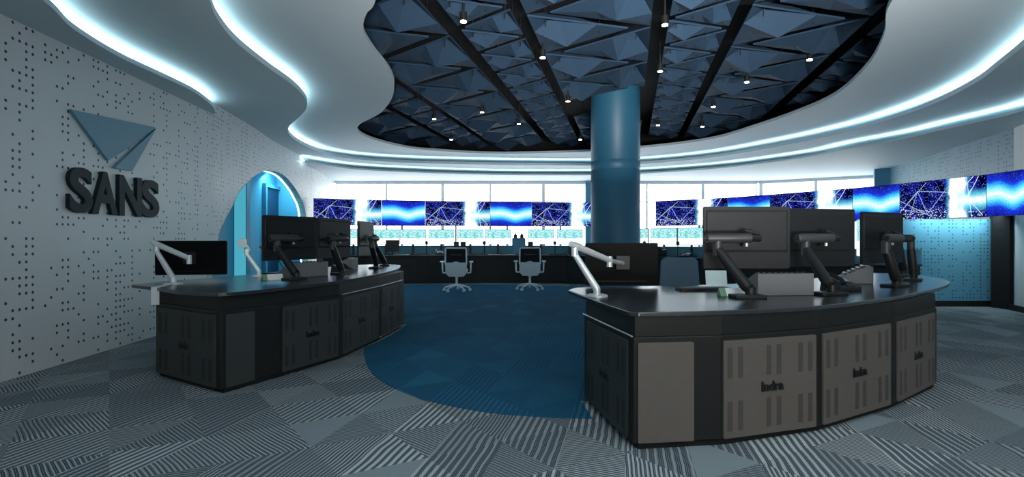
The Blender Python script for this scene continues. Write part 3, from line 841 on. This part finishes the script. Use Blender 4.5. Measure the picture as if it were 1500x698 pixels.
def silver_arm(label, base, tip, elbow, hook=True, zb=0.7525, clamp=None):
    t = thing('monitor_mount', label, 'monitor arm', (base[0], base[1], zb))
    b = Vector((0, 0, 0)); L = lambda p: Vector(p) - Vector((base[0], base[1], zb))
    e = L(elbow); w_ = L(tip)
    MB().lathe([(0.075, 0), (0.075, 0.010), (0.06, 0.016), (0.03, 0.018)], seg=24).build('base_plate', M['silver'], t, smooth=True)
    MB().tube([(0, 0, 0.015), (0, 0, 0.06)], 0.024, 12).build('swivel', M['silver'], t, smooth=True)
    MB().tube([(0, 0, 0.05), Vector((0, 0, 0.05)).lerp(e, 0.5), e], [0.026, 0.024, 0.020], 12).build('lower_link', M['silver'], t, smooth=True)
    MB().tube([e - Vector((0, 0, 0.015)), e + Vector((0, 0, 0.075))], 0.024, 12).build('elbow_joint', M['silver'], t, smooth=True)
    s_ = e + Vector((0, 0, 0.06))
    MB().tube([s_ - (w_ - s_).normalized() * 0.05, s_, w_], [0.018, 0.026, 0.022], 12).build('upper_link', M['silver'], t, smooth=True)
    if clamp:
        c0 = L(clamp)
        u = Vector((c0.x, c0.y, 0)); un = u.normalized()
        TT = Matrix.Translation((0, 0, 0)) @ Matrix.Rotation(math.atan2(un.y, un.x), 4, 'Z')
        MB().box((0.02, -0.03, 0.002), (u.length + 0.02, 0.03, 0.008), TT).box((u.length + 0.012, -0.03, -0.14), (u.length + 0.02, 0.03, 0.008), TT).build('edge_clamp', M['white_metal'], t)
    return t, w_
def vesa(t, w_, target, m='arm_grey'):
    g = Vector(target) - t.location
    d = (g - w_)
    b = MB(); b.tube([w_, w_ + d * 0.45, g], 0.018, 10)
    b.tube([w_ + Vector((0, 0, -0.05)), w_ + Vector((0, 0, 0.03))], 0.022, 12)
    b.build('wrist_joint', M['silver'], t, smooth=True)
    return g
RAD = math.radians
# right console, heavy arms with monitors
units = [((1.60, 3.62), (1.75, 3.98), 0), ((2.27, 3.81), (2.47, 4.27), 12), ((3.21, 4.46), (3.35, 4.82), 27), ((3.85, 5.11), (3.68, 5.46), 48), ((4.30, 5.85), (4.07, 6.20), 64)]
rl = ['left-most wide charcoal monitor seen from behind over the vented console by the column', 'second charcoal monitor from the left over the console by the column',
      'narrow slanting charcoal monitor before the big network picture', 'monitor turned edge-on behind the slanting charcoal monitor', 'monitor seen edge-on with a bright strip of screen at the console end']
ra = ['black monitor arm holding the wide charcoal monitor by the column', 'black monitor arm behind the grey phone on the console by the column', 'upright black monitor arm holding the narrow slanting monitor',
      'black monitor arm at the outer right end of the console, in front', 'black monitor arm at the outer right end of the console, behind']
leans = [None, None, (-0.08, 0.03), (0.02, 0.02), (-0.03, 0.04)]
for (b_, m_, a_), l1, l2, ln in zip(units, rl, ra, leans):
    monitor(l1, m_[0], m_[1], 1.157 - 0.225, RAD(a_), group='monitors on black arms')
    heavy_arm(l2, b_, m_, RAD(a_), group='black monitor arms', lean=ln)
units = [((-2.13, 5.22), (-2.33, 5.60), 59), ((-1.94, 6.02), (-2.09, 6.26), 74), ((-1.86, 7.26), (-2.02, 7.36), 87), ((-1.90, 7.95), (-2.22, 8.02), 100)]
ll = ['wide charcoal monitor seen from behind before the blue arched opening', 'middle charcoal monitor over the console under the SANS letters', 'narrow charcoal monitor near the far end of the console by the perforated wall',
      'monitor turned edge-on at the far end of the console by the perforated wall']
la = ['black monitor arm holding the monitor before the blue arched opening', 'black monitor arm second from the near end of the console by the perforated wall', 'upright black monitor arm third along the console by the perforated wall',
      'last black monitor arm at the far end of the console by the perforated wall']
for (b_, m_, a_), l1, l2 in zip(units, ll, la):
    monitor(l1, m_[0], m_[1], 1.157 - 0.225, RAD(a_), group='monitors on black arms')
    heavy_arm(l2, b_, m_, RAD(a_), group='black monitor arms')

# silver arms with flat black monitors
m = monitor('flat black monitor on a silver arm before the round blue column', 0.905, 4.40, 0.768, RAD(2), 0.60, 0.35, 'mon_black')
MB().rbox((0.0, -0.046, 0.19), (0.11, 0.014, 0.11), 0.008, 2).build('mount_plate', M['arm_black'], m)
t, w_ = silver_arm('silver monitor arm on the pointed corner of the console by the column', (0.590, 3.70), at_d(893, 381, 4.05), at_d(842, 372, 3.75))
vesa(t, w_, (0.90, 4.335, 0.955))
m = monitor('flat black monitor on a silver arm before the perforated white wall', -3.02, 5.02, 0.815, RAD(10), 0.62, 0.32, 'mon_black')
MB().rbox((0.0, -0.046, 0.16), (0.11, 0.014, 0.11), 0.008, 2).build('mount_plate', M['arm_black'], m)
t, w_ = silver_arm('silver monitor arm clamped to the console end under the SANS letters', (-2.99, 4.70), at_d(277, 378, 4.80), at_d(229, 367, 4.75), clamp=(-2.93, 4.385, 0.75))
vesa(t, w_, (-3.02, 4.955, 0.975))
t, w_ = silver_arm('white silver monitor arm without a screen before the blue arch', (-2.72, 5.72), at_d(357, 357, 5.65), at_d(361, 371, 5.7))
MB().rbox((w_.x, w_.y - 0.03, w_.z + 0.01), (0.09, 0.012, 0.10), 0.03, 4).build('mount_plate', M['white_metal'], t)

# ------------------------------------------------------------------ desk equipment
ZT = 0.7525
def turret(label, x, y, ang, w=0.42, h=0.155, dp=0.26):
    t = thing('instrument_box', label, 'instrument', (x, y, ZT), ang, 'grey wedge shaped instrument boxes')
    b = MB()
    prof = [(0, 0.0), (0, h), (0.05, h), (dp, 0.05), (dp, 0.0)]
    vs = [(sx * w / 2, p[0], p[1]) for sx in (-1, 1) for p in prof]
    k = len(prof)
    b.add(vs, [tuple(range(k)), tuple(range(2 * k - 1, k - 1, -1))] + [(i, k + i, k + (i + 1) % k, (i + 1) % k) for i in range(k)])
    b.build('casing', M['turret'], t, bevel=0.006)
    kk = MB()
    sl = math.atan2(h - 0.05, dp - 0.05)
    for i in range(9):
        for j in range(5):
            u = 0.06 + j * 0.034
            z = h - (u - 0.05) * (h - 0.05) / (dp - 0.05)
            X = -w / 2 + 0.04 + i * (w - 0.08) / 8
            T = Matrix.Translation((X, u + 0.01, z)) @ Matrix.Rotation(-sl, 4, 'X')
            kk.box((-0.013, -0.011, -0.004), (0.013, 0.011, 0.010), T)
    kk.build('key_field', M['keys'], t)
    return t
turret('wide grey instrument box between the first two black arms on the console by the column', 1.93, 3.745, RAD(6))
turret('grey instrument box with black keys beside the slanting monitor', 3.26, 4.83, RAD(62), 0.30)
turret('grey instrument box under the monitor before the blue arch', -2.12, 5.62, RAD(58), 0.44)
turret('small grey instrument box near the far console end by the perforated wall', -2.02, 6.86, RAD(96), 0.40)

def phone(label, x, y, ang):
    t = thing('desk_phone', label, 'phone', (x, y, ZT), ang, 'black desk phones')
    b = MB(); w = 0.21
    vs = [(sx * w / 2, p[0], p[1]) for sx in (-1, 1) for p in ((0, 0), (0, 0.035), (0.17, 0.095), (0.19, 0.0))]
    b.add(vs, [(0, 1, 2, 3), (7, 6, 5, 4)] + [(i, 4 + i, 4 + (i + 1) % 4, (i + 1) % 4) for i in range(4)])
    b.build('body', M['keys'], t, bevel=0.005)
    sl = math.atan2(0.06, 0.17); T = Matrix.Translation((0, 0, 0.036)) @ Matrix.Rotation(sl, 4, 'X')
    MB().box((-0.02, 0.095, 0.0), (0.085, 0.165, 0.006), T).build('frame', M['turret'], t)
    MB().box((-0.008, 0.104, 0.006), (0.073, 0.156, 0.008), T).build('display', M['phone_screen'], t)
    k = MB()
    for i in range(4):
        for j in range(3): k.box((-0.015 + j * 0.03, 0.012 + i * 0.02, 0), (0.008 + j * 0.03, 0.026 + i * 0.02, 0.007), T)
    k.build('keypad', M['arm_grey'], t)
    h = MB(); h.tube([T @ Vector((-0.075, -0.0, 0.03)), T @ Vector((-0.075, 0.03, 0.048)), T @ Vector((-0.075, 0.13, 0.048)), T @ Vector((-0.075, 0.165, 0.03))], [0.022, 0.017, 0.017, 0.022], 10)
    h.build('handset', M['keys'], t, smooth=True)
    return t
phone('black desk phone with a blue display behind the second black arm by the column', 2.56, 4.02, RAD(15))
phone('black desk phone behind the second black arm on the console by the perforated wall', -1.95, 6.38, RAD(75))

def tent(label, x, y, ang, L=0.19):
    t = thing('name_tent', label, 'card', (x, y, ZT), ang, 'folded name cards')
    h = 0.055; q = 0.035
    def pr(x0, x1): return MB().add([(x0, -q, 0), (x0, q, 0), (x0, 0, h), (x1, -q, 0), (x1, q, 0), (x1, 0, h)], [(0, 2, 1), (3, 4, 5), (0, 1, 4, 3), (1, 2, 5, 4), (2, 0, 3, 5)])
    pr(-L / 2 + 0.045, L / 2).build('white_face', M['paper'], t)
    pr(-L / 2, -L / 2 + 0.0445).build('green_end', M['green'], t)
tent('white folded card with a green end beside the first black arm by the column', 1.55, 3.755, RAD(4))
tent('white folded card with a green end beside the monitor before the blue arch', -2.35, 5.22, RAD(40))

def keyboard(label, x, y, ang):
    t = thing('keyboard', label, 'keyboard', (x, y, ZT), ang, 'black keyboards')
    MB().rbox((0, 0, 0.009), (0.42, 0.14, 0.018), 0.012, 3, 'z').build('tray', M['keys'], t)
    k = MB()
    for i in range(14):
        for j in range(5): k.box((-0.195 + i * 0.028, -0.058 + j * 0.024, 0.018), (-0.172 + i * 0.028, -0.038 + j * 0.024, 0.023))
    k.build('key_field', M['arm_grey'], t)
keyboard('black keyboard lying on the bright worktop by the black monitor and column', 1.50, 4.16, RAD(4))
keyboard('black keyboard lying on the worktop before the blue arch', -2.66, 6.10, RAD(70))
t = thing('card_holder', 'white upright card leaning on the worktop left of the first black arm', 'card', (1.70, 4.42, ZT), RAD(-6))
T = Matrix.Rotation(RAD(-14), 4, 'X')
MB().box((-0.085, -0.004, 0.002), (0.085, 0.004, 0.14), T).build('card', M['paper'], t)
MB().box((-0.06, 0.0, 0.0), (0.06, 0.06, 0.004)).build('foot', M['white_metal'], t)
tag(MB().box((-0.15, -0.10, 0), (0.15, 0.10, 0.003)).build('paper_sheet', M['paper']), 'white paper sheet on the worktop behind the black keyboard', 'paper')
C.objects[-1].location = (1.62, 4.36, ZT); C.objects[-1].rotation_euler = (0, 0, RAD(8))

t = thing('gooseneck_microphone', 'thin black gooseneck microphone with a red tip before the blue arch', 'microphone', (-2.50, 5.90, ZT))
tip = at_d(383, 362, 5.9) - t.location
MB().lathe([(0.05, 0), (0.05, 0.02), (0.02, 0.03)], seg=16).build('base', M['arm_black'], t, smooth=True)
pts = [Vector((0, 0, 0.02)).lerp(tip, k) + Vector((0, 0, 0.06 * math.sin(k * PI))) for k in [i / 8 for i in range(9)]]
MB().tube(pts, 0.006, 8).build('neck', M['arm_black'], t, smooth=True)
MB().tube([pts[-2], pts[-1], pts[-1] + (pts[-1] - pts[-2]) * 0.6], [0.008, 0.018, 0.014], 10).build('tip', M['red'], t, smooth=True)

# ------------------------------------------------------------------ chairs
def office_chair(label, x, y, rz, shell, meshm, frame, group):
    """sitter looks along local +Y, backrest at -Y"""
    t = thing('office_chair', label, 'chair', (x, y, 0.004), rz, group)
    seat = MB().rbox((0, 0.03, 0.455), (0.47, 0.44, 0.07), 0.08, 5, 'z').build('seat', M[shell], t, smooth=True, bevel=0.015)
    # lower rear shell, rounded at its lower corners
    vs = []; fs = []; rows = 9; cols = 9
    for i in range(rows):
        v = i / (rows - 1); z = 0.335 + v * 0.33
        half = 0.232 - 0.07 * max(0, 1 - v / 0.35) ** 2
        for j in range(cols):
            u = -1 + 2 * j / (cols - 1)
            vs.append((u * half, -0.235 - 0.02 * (1 - u * u) + 0.05 * (1 - v) ** 2, z))
    for e in (0, 1):
        pass
    n0 = len(vs); vs += [(a, b + 0.022, c) for a, b, c in vs]
    for i in range(rows - 1):
        for j in range(cols - 1):
            a = i * cols + j
            fs.append((a, a + 1, a + cols + 1, a + cols)); fs.append((n0 + a, n0 + a + cols, n0 + a + cols + 1, n0 + a + 1))
    ring = [j for j in range(cols)] + [i * cols + cols - 1 for i in range(1, rows)] + [(rows - 1) * cols + j for j in range(cols - 2, -1, -1)] + [i * cols for i in range(rows - 2, 0, -1)]
    for a, b in zip(ring, ring[1:] + ring[:1]): fs.append((a, n0 + a, n0 + b, b))
    MB().add(vs, fs).build('rear_shell', M[shell], t, smooth=True)
    loop = [(-0.228, -0.25, 0.60), (-0.226, -0.265, 0.75), (-0.222, -0.285, 0.93), (-0.205, -0.29, 0.955), (0.205, -0.29, 0.955), (0.222, -0.285, 0.93), (0.226, -0.265, 0.75), (0.228, -0.25, 0.60)]
    MB().tube(loop, 0.018, 8).build('back_frame', M[frame], t, smooth=True)
    MB().add([(-0.215, -0.252, 0.64), (0.215, -0.252, 0.64), (0.21, -0.285, 0.94), (-0.21, -0.285, 0.94), (-0.215, -0.246, 0.64), (0.215, -0.246, 0.64), (0.21, -0.279, 0.94), (-0.21, -0.279, 0.94)],
             [(0, 1, 2, 3), (7, 6, 5, 4), (0, 4, 5, 1), (1, 5, 6, 2), (2, 6, 7, 3), (3, 7, 4, 0)]).build('back_mesh', M[meshm], t)
    MB().box((-0.12, -0.300, 0.80), (0.12, -0.292, 0.82)).build('lumbar_bar', M['arm_grey'], t)
    for s_ in (-1, 1):
        a = MB(); a.tube([(s_ * 0.23, 0.0, 0.40), (s_ * 0.305, -0.02, 0.41), (s_ * 0.31, -0.02, 0.47), (s_ * 0.315, -0.02, 0.635)], 0.018, 8).build('armrest', M[frame], t, smooth=True)
        MB().rbox((s_ * 0.32, 0.01, 0.648), (0.085, 0.25, 0.028), 0.03, 3, 'z').build('arm_pad', M[frame], a)if False else None
    for s_ in (-1, 1):
        MB().rbox((s_ * 0.32, 0.01, 0.648), (0.085, 0.25, 0.028), 0.03, 3, 'z').build('arm_pad', M[frame], t, bevel=0.006)
    MB().tube([(0, 0, 0.12), (0, 0, 0.30), (0, 0, 0.305), (0, 0, 0.42)], [0.026, 0.026, 0.04, 0.06], 14).build('gas_column', M[frame], t, smooth=True)
    for i in range(5):
        an = 2 * PI * i / 5 + 0.3
        dx, dy = math.cos(an), math.sin(an)
        MB().tube([(0.02 * dx, 0.02 * dy, 0.135), (0.15 * dx, 0.15 * dy, 0.115), (0.29 * dx, 0.29 * dy, 0.075)], [0.03, 0.024, 0.016], 8).build('base_leg', M[frame], t, smooth=True)
        cm = MB(); px_, py_ = -dy * 0.02, dx * 0.02
        for q in (-1, 1):
            c_ = Vector((0.30 * dx + q * px_, 0.30 * dy + q * py_, 0.031))
            cm.tube([c_ - Vector((px_, py_, 0)) * 0.4, c_ + Vector((px_, py_, 0)) * 0.4], 0.031, 12)
        cm.tube([(0.29 * dx, 0.29 * dy, 0.03), (0.29 * dx, 0.29 * dy, 0.085)], 0.011, 8)
        cm.build('caster', M[frame], t, smooth=True)
    return t
G = 'light grey office chairs at the back counter'
office_chair('light grey mesh-back office chair, the one further from the blue column', -1.22, 11.75, RAD(2), 'chair_white', 'chair_mesh', 'chair_white', G)
office_chair('light grey mesh-back office chair, the one nearer the blue column', 0.40, 12.0, RAD(-1), 'chair_white', 'chair_mesh', 'chair_white', G)
t = thing('office_chair', 'dark blue padded office chair behind the bright worktop beside the black monitor', 'chair', (1.62, 5.05, 0.004), RAD(170))
bk = MB(); vs = []
for e in (0, 1):
    for (X, Z) in ((-0.20, 0.50), (0.20, 0.50), (0.175, 0.93), (0.14, 0.965), (-0.14, 0.965), (-0.175, 0.93)):
        vs.append((X, -0.24 - 0.10 * (Z - 0.5) + e * 0.05, Z))
bk.add(vs, [(0, 1, 2, 3, 4, 5), (11, 10, 9, 8, 7, 6)] + [(i, 6 + i, 6 + (i + 1) % 6, (i + 1) % 6) for i in range(6)]).build('backrest', M['chair_blue'], t, bevel=0.012)
MB().rbox((0, 0.02, 0.45), (0.48, 0.46, 0.09), 0.07, 5, 'z').build('seat', M['chair_blue'], t, bevel=0.015)
MB().box((-0.03, -0.262, 0.38), (0.03, -0.245, 0.62)).box((-0.03, -0.262, 0.38), (0.03, 0.0, 0.395)).build('back_bar', M['arm_black'], t)
MB().tube([(0, 0, 0.1), (0, 0, 0.405)], 0.03, 12).build('gas_column', M['arm_black'], t, smooth=True)
for i in range(5):
    an = 2 * PI * i / 5; dx, dy = math.cos(an), math.sin(an)
    MB().tube([(0.02 * dx, 0.02 * dy, 0.12), (0.3 * dx, 0.3 * dy, 0.075)], [0.03, 0.017], 8).build('base_leg', M['arm_black'], t, smooth=True)
    MB().tube([(0.3 * dx - dy * 0.025, 0.3 * dy + dx * 0.025, 0.03), (0.3 * dx + dy * 0.025, 0.3 * dy - dx * 0.025, 0.03)], 0.03, 12).build('caster', M['arm_black'], t, smooth=True)

# ------------------------------------------------------------------ back counter
bc = spline([(-4.55, 12.9), (-3.6, 13.55), (-2.2, 13.85), (-0.6, 13.95), (1.0, 13.85), (2.2, 13.35), (3.2, 12.55), (4.15, 11.5), (4.9, 10.5), (5.5, 9.4), (5.95, 8.3)], 6)
def strip_poly(a, b): return offset(bc, a) + offset(bc, b)[::-1]
t = thing('back_counter', 'long curved dark counter under the video wall at the windows', 'counter', (0.5, 13.9, 0))
MB().prism([strip_poly(-0.10, -0.64)], 0.0, 0.715).build('cabinet', M['counter'], t, world=True)
MB().prism([strip_poly(0.0, -0.70)], 0.716, 0.745).build('worktop', M['top'], t, world=True, bevel=0.005)
MB().prism([strip_poly(-0.56, -0.68)], 0.746, 0.98).build('riser', M['riser'], t, world=True)
cb = offset(bc, -0.098)
for i in range(2, len(cb) - 4, 5):
    T, L = facet_frame(cb[i], cb[i + 4])
    MB().box((0.03, 0.06, -0.03), (L - 0.03, 0.68, 0.015), T).build('door', M['counter'], t, world=True, bevel=0.004)

def bc_at(px, off):
    """point of the counter's line, set back by off, on the sight line of a picture column"""
    q = offset(bc, -off); k = (px - 750.0) / F
    for a, b in zip(q, q[1:]):
        fa, fb = a[0] / a[1] - k, b[0] / b[1] - k
        if fa <= 0 <= fb:
            s_ = fa / (fa - fb) if fa != fb else 0
            x, y = a[0] + (b[0] - a[0]) * s_, a[1] + (b[1] - a[1]) * s_
            return x, y, math.atan2(b[1] - a[1], b[0] - a[0])
    return q[-1][0], q[-1][1], 0.0
mons = [(518, 2), (565.5, 0), (605, 0), (646.5, 0), (689, 0), (729.5, 0), (792.5, 0), (834.5, 0), (931, 0), (972.5, 0), (1013, 0), (1065, 0), (1130, 0)]
proto = None
for i, (px, _) in enumerate(mons):
    x, y, a = bc_at(px, 0.48)
    lab = 'bright monitor on the back counter, %s from the left' % ORD[i]
    if proto is None:
        w, h = 0.70, 0.41
        proto = thing('desktop_monitor', lab, 'monitor', (x, y, 0.7455), a, 'bright monitors along the back counter')
        MB().rbox((0, 0, 0.26 + h / 2), (w, 0.03, h), 0.01, 3).build('housing', M['bezel'], proto)
        MB().quad_uv((-w / 2 + 0.012, -0.0165, 0.272), (w / 2 - 0.012, -0.0165, 0.272), (w / 2 - 0.012, -0.0165, 0.248 + h), (-w / 2 + 0.012, -0.0165, 0.248 + h)).build('screen', M['ui'], proto)
        MB().box((-0.03, 0.0, 0.012), (0.03, 0.014, 0.28)).build('neck', M['arm_grey'], proto)
        MB().rbox((0, -0.01, 0.006), (0.26, 0.1, 0.012), 0.02, 3, 'z').build('foot', M['arm_grey'], proto)
    else:
        c = copy_tree(proto); c.location = (x, y, 0.7455); c.rotation_euler = (0, 0, a); c['label'] = lab

# small equipment on the counter
def counter_mic(px, i):
    x, y, a = bc_at(px, 0.34)
    t = thing('desk_microphone', 'small dark upright desk microphone on the back counter, %s from the left' % ORD[i], 'microphone', (x, y, 0.7455), a, 'dark microphones on the back counter')
    MB().lathe([(0.06, 0), (0.06, 0.02), (0.012, 0.03), (0.012, 0.27)], seg=14).build('stand', M['arm_black'], t, smooth=True)
    MB().lathe([(0.0, 0.25), (0.034, 0.26), (0.036, 0.34), (0.0, 0.36)], seg=14).build('head', M['arm_black'], t, smooth=True)
for i, px in enumerate((625, 709.5, 813, 944, 993)): counter_mic(px, i)
def counter_keys(px, i):
    x, y, a = bc_at(px, 0.16)
    t = thing('keyboard', 'dark keyboard on the back counter, %s from the left' % ORD[i], 'keyboard', (x, y, 0.7455), a, 'keyboards on the back counter')
    MB().rbox((0, 0, 0.010), (0.46, 0.15, 0.02), 0.012, 3, 'z').build('tray', M['keys'], t)
    k = MB()
    for p_ in range(12):
        for q in range(4): k.box((-0.21 + p_ * 0.035, -0.055 + q * 0.028, 0.02), (-0.182 + p_ * 0.035, -0.033 + q * 0.028, 0.026))
    k.build('key_field', M['arm_grey'], t)
for i, px in enumerate((614, 700, 818)): counter_keys(px, i)
def counter_paper(px, i):
    x, y, a = bc_at(px, 0.13)
    o = MB().box((-0.21, -0.1, 0), (0.21, 0.1, 0.003)).build('paper_sheet', M['paper'])
    o.location = (x, y, 0.7455); o.rotation_euler = (0, 0, a)
    tag(o, 'white paper sheet on the back counter, %s from the left' % ORD[i], 'paper', 'papers on the back counter')
for i, px in enumerate((588, 727, 744)): counter_paper(px, i)
def speaker(px, lab):
    x, y, a = bc_at(px, 0.28)
    t = thing('desk_speaker', lab, 'speaker', (x, y, 0.7455), a, 'small dark speakers on the back counter')
    MB().rbox((0, 0, 0.26), (0.13, 0.12, 0.15), 0.015, 3).build('cabinet', M['arm_black'], t)
    MB().tube([(0, 0, 0.0), (0, 0, 0.19)], 0.02, 10).build('stem', M['arm_black'], t)
    MB().lathe([(0.07, 0), (0.07, 0.012), (0.02, 0.016)], seg=16).build('foot', M['arm_black'], t)
    T = Matrix.Translation((0, -0.061, 0.26)) @ Matrix.Rotation(PI / 2, 4, 'X')
    c_ = MB().lathe([(0.045, 0.0), (0.045, 0.004), (0.0, 0.001)], seg=18); c_.v = [T @ v for v in c_.v]; c_.build('cone', M['arm_grey'], t)
speaker(668.5, 'small dark speaker, left one of the pair above the further office chair')
speaker(678.5, 'small dark speaker, right one of the pair above the further office chair')
speaker(777, 'small dark speaker beside the blue grey cabinet on the back counter')
x, y, a = bc_at(760, 0.36)
t = thing('equipment_cabinet', 'blue grey equipment cabinet on the back counter left of the column', 'cabinet', (x, y, 0.7455), a)
MB().rbox((0, 0, 0.22), (0.36, 0.22, 0.44), 0.012, 2).build('body', M['bluebox'], t)
MB().box((-0.16, -0.114, 0.03), (0.16, -0.1105, 0.41)).build('front_panel', M['riser'], t)
for i, dx in enumerate((-0.09, 0.08)):
    p = Matrix.Rotation(a, 4, 'Z') @ Vector((dx, 0, 0))
    b = thing('bottle', 'dark bottle on the blue grey cabinet, the %s one' % ('left' if i == 0 else 'right'), 'bottle', (x + p.x, y + p.y, 0.7455 + 0.4405), 0, 'bottles on the cabinet')
    MB().lathe([(0.048, 0), (0.05, 0.01), (0.05, 0.07), (0.025, 0.095), (0.022, 0.11)], seg=18).build('body', M['bottle'], b, smooth=True)
    MB().lathe([(0.026, 0.11), (0.026, 0.125)], seg=14).build('cap', M['arm_grey'], b)
x, y, a = bc_at(575, 0.22)
t = thing('small_display', 'small dark display on the back counter behind the curved console end', 'monitor', (x, y, 0.7455), a)
MB().rbox((0, 0, 0.23), (0.34, 0.03, 0.30), 0.01, 3).build('housing', M['bezel'], t)
MB().box((-0.02, 0.0, 0.01), (0.02, 0.012, 0.1)).build('neck', M['arm_black'], t)
MB().rbox((0, 0, 0.006), (0.2, 0.12, 0.012), 0.02, 3, 'z').build('foot', M['arm_black'], t)
def counter_phone(px, off, label, dz=0.0):
    x, y, a = bc_at(px, off)
    o = phone(label, x, y, a); o.location.z = 0.7455; return o
counter_phone(643, 0.12, 'black desk phone on the back counter left of the further office chair')
counter_phone(1002, 0.14, 'black desk phone on the back counter right of the blue column')
x, y, a = bc_at(962, 0.22)
t = thing('desktop_printer', 'rounded black printer on the back counter right of the blue column', 'printer', (x, y, 0.7455), a)
MB().rbox((0, 0, 0.09), (0.42, 0.22, 0.18), 0.05, 4).build('body', M['arm_black'], t, bevel=0.01)
MB().rbox((0, -0.02, 0.205), (0.36, 0.18, 0.045), 0.02, 3).build('lid', M['arm_grey'], t, bevel=0.006)
MB().box((-0.16, -0.15, 0.05), (0.16, -0.112, 0.06)).build('paper_tray', M['arm_grey'], t)

# ------------------------------------------------------------------ video wall
VB, VTOP = 1.50, 2.165
vw = [[(459, 13.2), (559, 13.75), (623, 14.05), (718, 14.4), (779, 14.6), (874, 14.75)], [(960, 14.2), (1066, 13.0), (1128, 12.1), (1249, 10.6), (1318, 9.75), (1445, 8.35), (1512, 7.6)]]
i = 0
G = 'screens of the long video wall'
side = ['left of the column', 'right of the column']
posts = []
for si, run in enumerate(vw):
    P = [((px - 750) / F * d, d) for px, d in run]
    for k, (a, b) in enumerate(zip(P, P[1:])):
        kind = 'net' if k % 2 == 0 else 'glow'
        what = 'star network picture with a white burst' if kind == 'net' else 'blue picture with a glowing cyan band'
        T, L = facet_frame(a, b)
        t = thing('video_screen', 'wide video wall screen, %s, %s %s' % (what, ORD[k], side[si]), 'screen', (a[0], a[1], VB), 0, G)
        MB().box((0.002, VB, -0.05), (L - 0.002, VTOP, -0.002), T).build('housing', M['bezel'], t, world=True)
        q = [T @ Vector(v) for v in ((0.005, VB + 0.005, 0), (L - 0.005, VB + 0.005, 0), (L - 0.005, VTOP - 0.005, 0), (0.005, VTOP - 0.005, 0))]
        MB().quad_uv(*q).build('picture', M[kind], t, world=True)
    for k in range(len(P) - 1):
        T, L = facet_frame(P[k], P[k + 1])
        hung = si == 1 and k >= 4
        lab = ('steel wall bracket holding the %s video screen %s' if hung else 'pale steel stand behind the %s video screen %s') % (ORD[k], side[si])
        fr = thing('screen_bracket' if hung else 'screen_stand', lab, 'bracket' if hung else 'stand', tuple(T @ Vector((L * 0.5, 0, -0.4)))[:2] + (VB if hung else 0,), 0, 'video screen supports')
        MB().box((0.03, VB + 0.12, -0.09), (L - 0.03, VB + 0.17, -0.052), T).build('rail', M['white_metal'], fr, world=True)
        MB().box((0.03, VB + 0.48, -0.09), (L - 0.03, VB + 0.53, -0.052), T).build('rail', M['white_metal'], fr, world=True)
        if not hung:
            b_ = 0.62
            pb = MB().box((L * 0.5 - 0.025, 0.0, -b_ - 0.06), (L * 0.5 + 0.025, VB + 0.6, -b_), T)
            pb.box((L * 0.5 - 0.02, VB + 0.12, -b_), (L * 0.5 + 0.02, VB + 0.17, -0.09), T).box((L * 0.5 - 0.02, VB + 0.48, -b_), (L * 0.5 + 0.02, VB + 0.53, -0.09), T)
            pb.build('post', M['white_metal'], fr, world=True)
        else:
            m_ = T @ Vector((L * (0.35 if k == 4 else 0.5), VB + 0.15, -0.09))
            best = Vector((m_.x + 0.04, 9.098, m_.z - 0.17)) if k == 4 else Vector((7.9, 8.1, m_.z))
            MB().tube([m_, best], 0.03, 8).build('arm', M['white_metal'], fr, world=True)

# ------------------------------------------------------------------ camera, light, sky
cam = bpy.data.cameras.new('camera'); co = bpy.data.objects.new('camera', cam); C.objects.link(co)
cam.sensor_width = 36; cam.lens = 36 * F / 1500; cam.clip_end = 200
cam.shift_y = 1.0 / 1500
co.location = (0, 0, EYE); co.rotation_euler = (PI / 2, 0, 0)
bpy.context.scene.camera = co
W = bpy.data.worlds.new('sky'); bpy.context.scene.world = W; W.use_nodes = True
bg = W.node_tree.nodes['Background']; bg.inputs[0].default_value = (0.92, 0.97, 1.0, 1); bg.inputs[1].default_value = 3.2
def area(name, loc, size, energy, col, rot=(0, 0, 0)):
    l = bpy.data.lights.new(name, 'AREA'); l.shape = 'RECTANGLE'; l.size, l.size_y = size; l.energy = energy; l.color = col
    o = bpy.data.objects.new(name, l); C.objects.link(o); o.location = loc; o.rotation_euler = rot; return o
area('fill_light_high', (2.0, -1.2, 2.9), (3.0, 1.2), 40, (1.0, 0.96, 0.90), (RAD(15), 0, 0))  # added overhead fill behind the camera, not a known room fixture
area('fill_light_front', (1.5, -2.85, 1.3), (6.0, 1.6), 38, (1.0, 0.96, 0.91), (RAD(90), 0, 0))  # added fill from behind the camera to brighten the console fronts
up = area('fill_light_low', (1.4, -2.6, 0.35), (3.5, 0.3), 120, (1.0, 0.97, 0.94), (RAD(118), 0, 0)); up.data.spread = RAD(50)  # added low fill, aimed up to bring out the ceiling panel folds
area('alcove_lamp', (wx(a1) - 0.50, a1 - 0.55, 2.70), (0.5, 0.5), 26, (0.35, 0.88, 1.0), (RAD(22), 0, 0))
area('partition_lamp', (7.55, 8.85, 1.60), (1.3, 0.05), 8, (0.8, 0.97, 1.0), (RAD(35), 0, 0))
sc = bpy.context.scene
sc.view_settings.view_transform = 'Standard'; sc.view_settings.look = 'None'; sc.view_settings.gamma = 1.0
sc.view_settings.use_curve_mapping = False; sc.view_settings.exposure = 0.55
sc.cycles.use_denoising = True; sc.cycles.max_bounces = 8
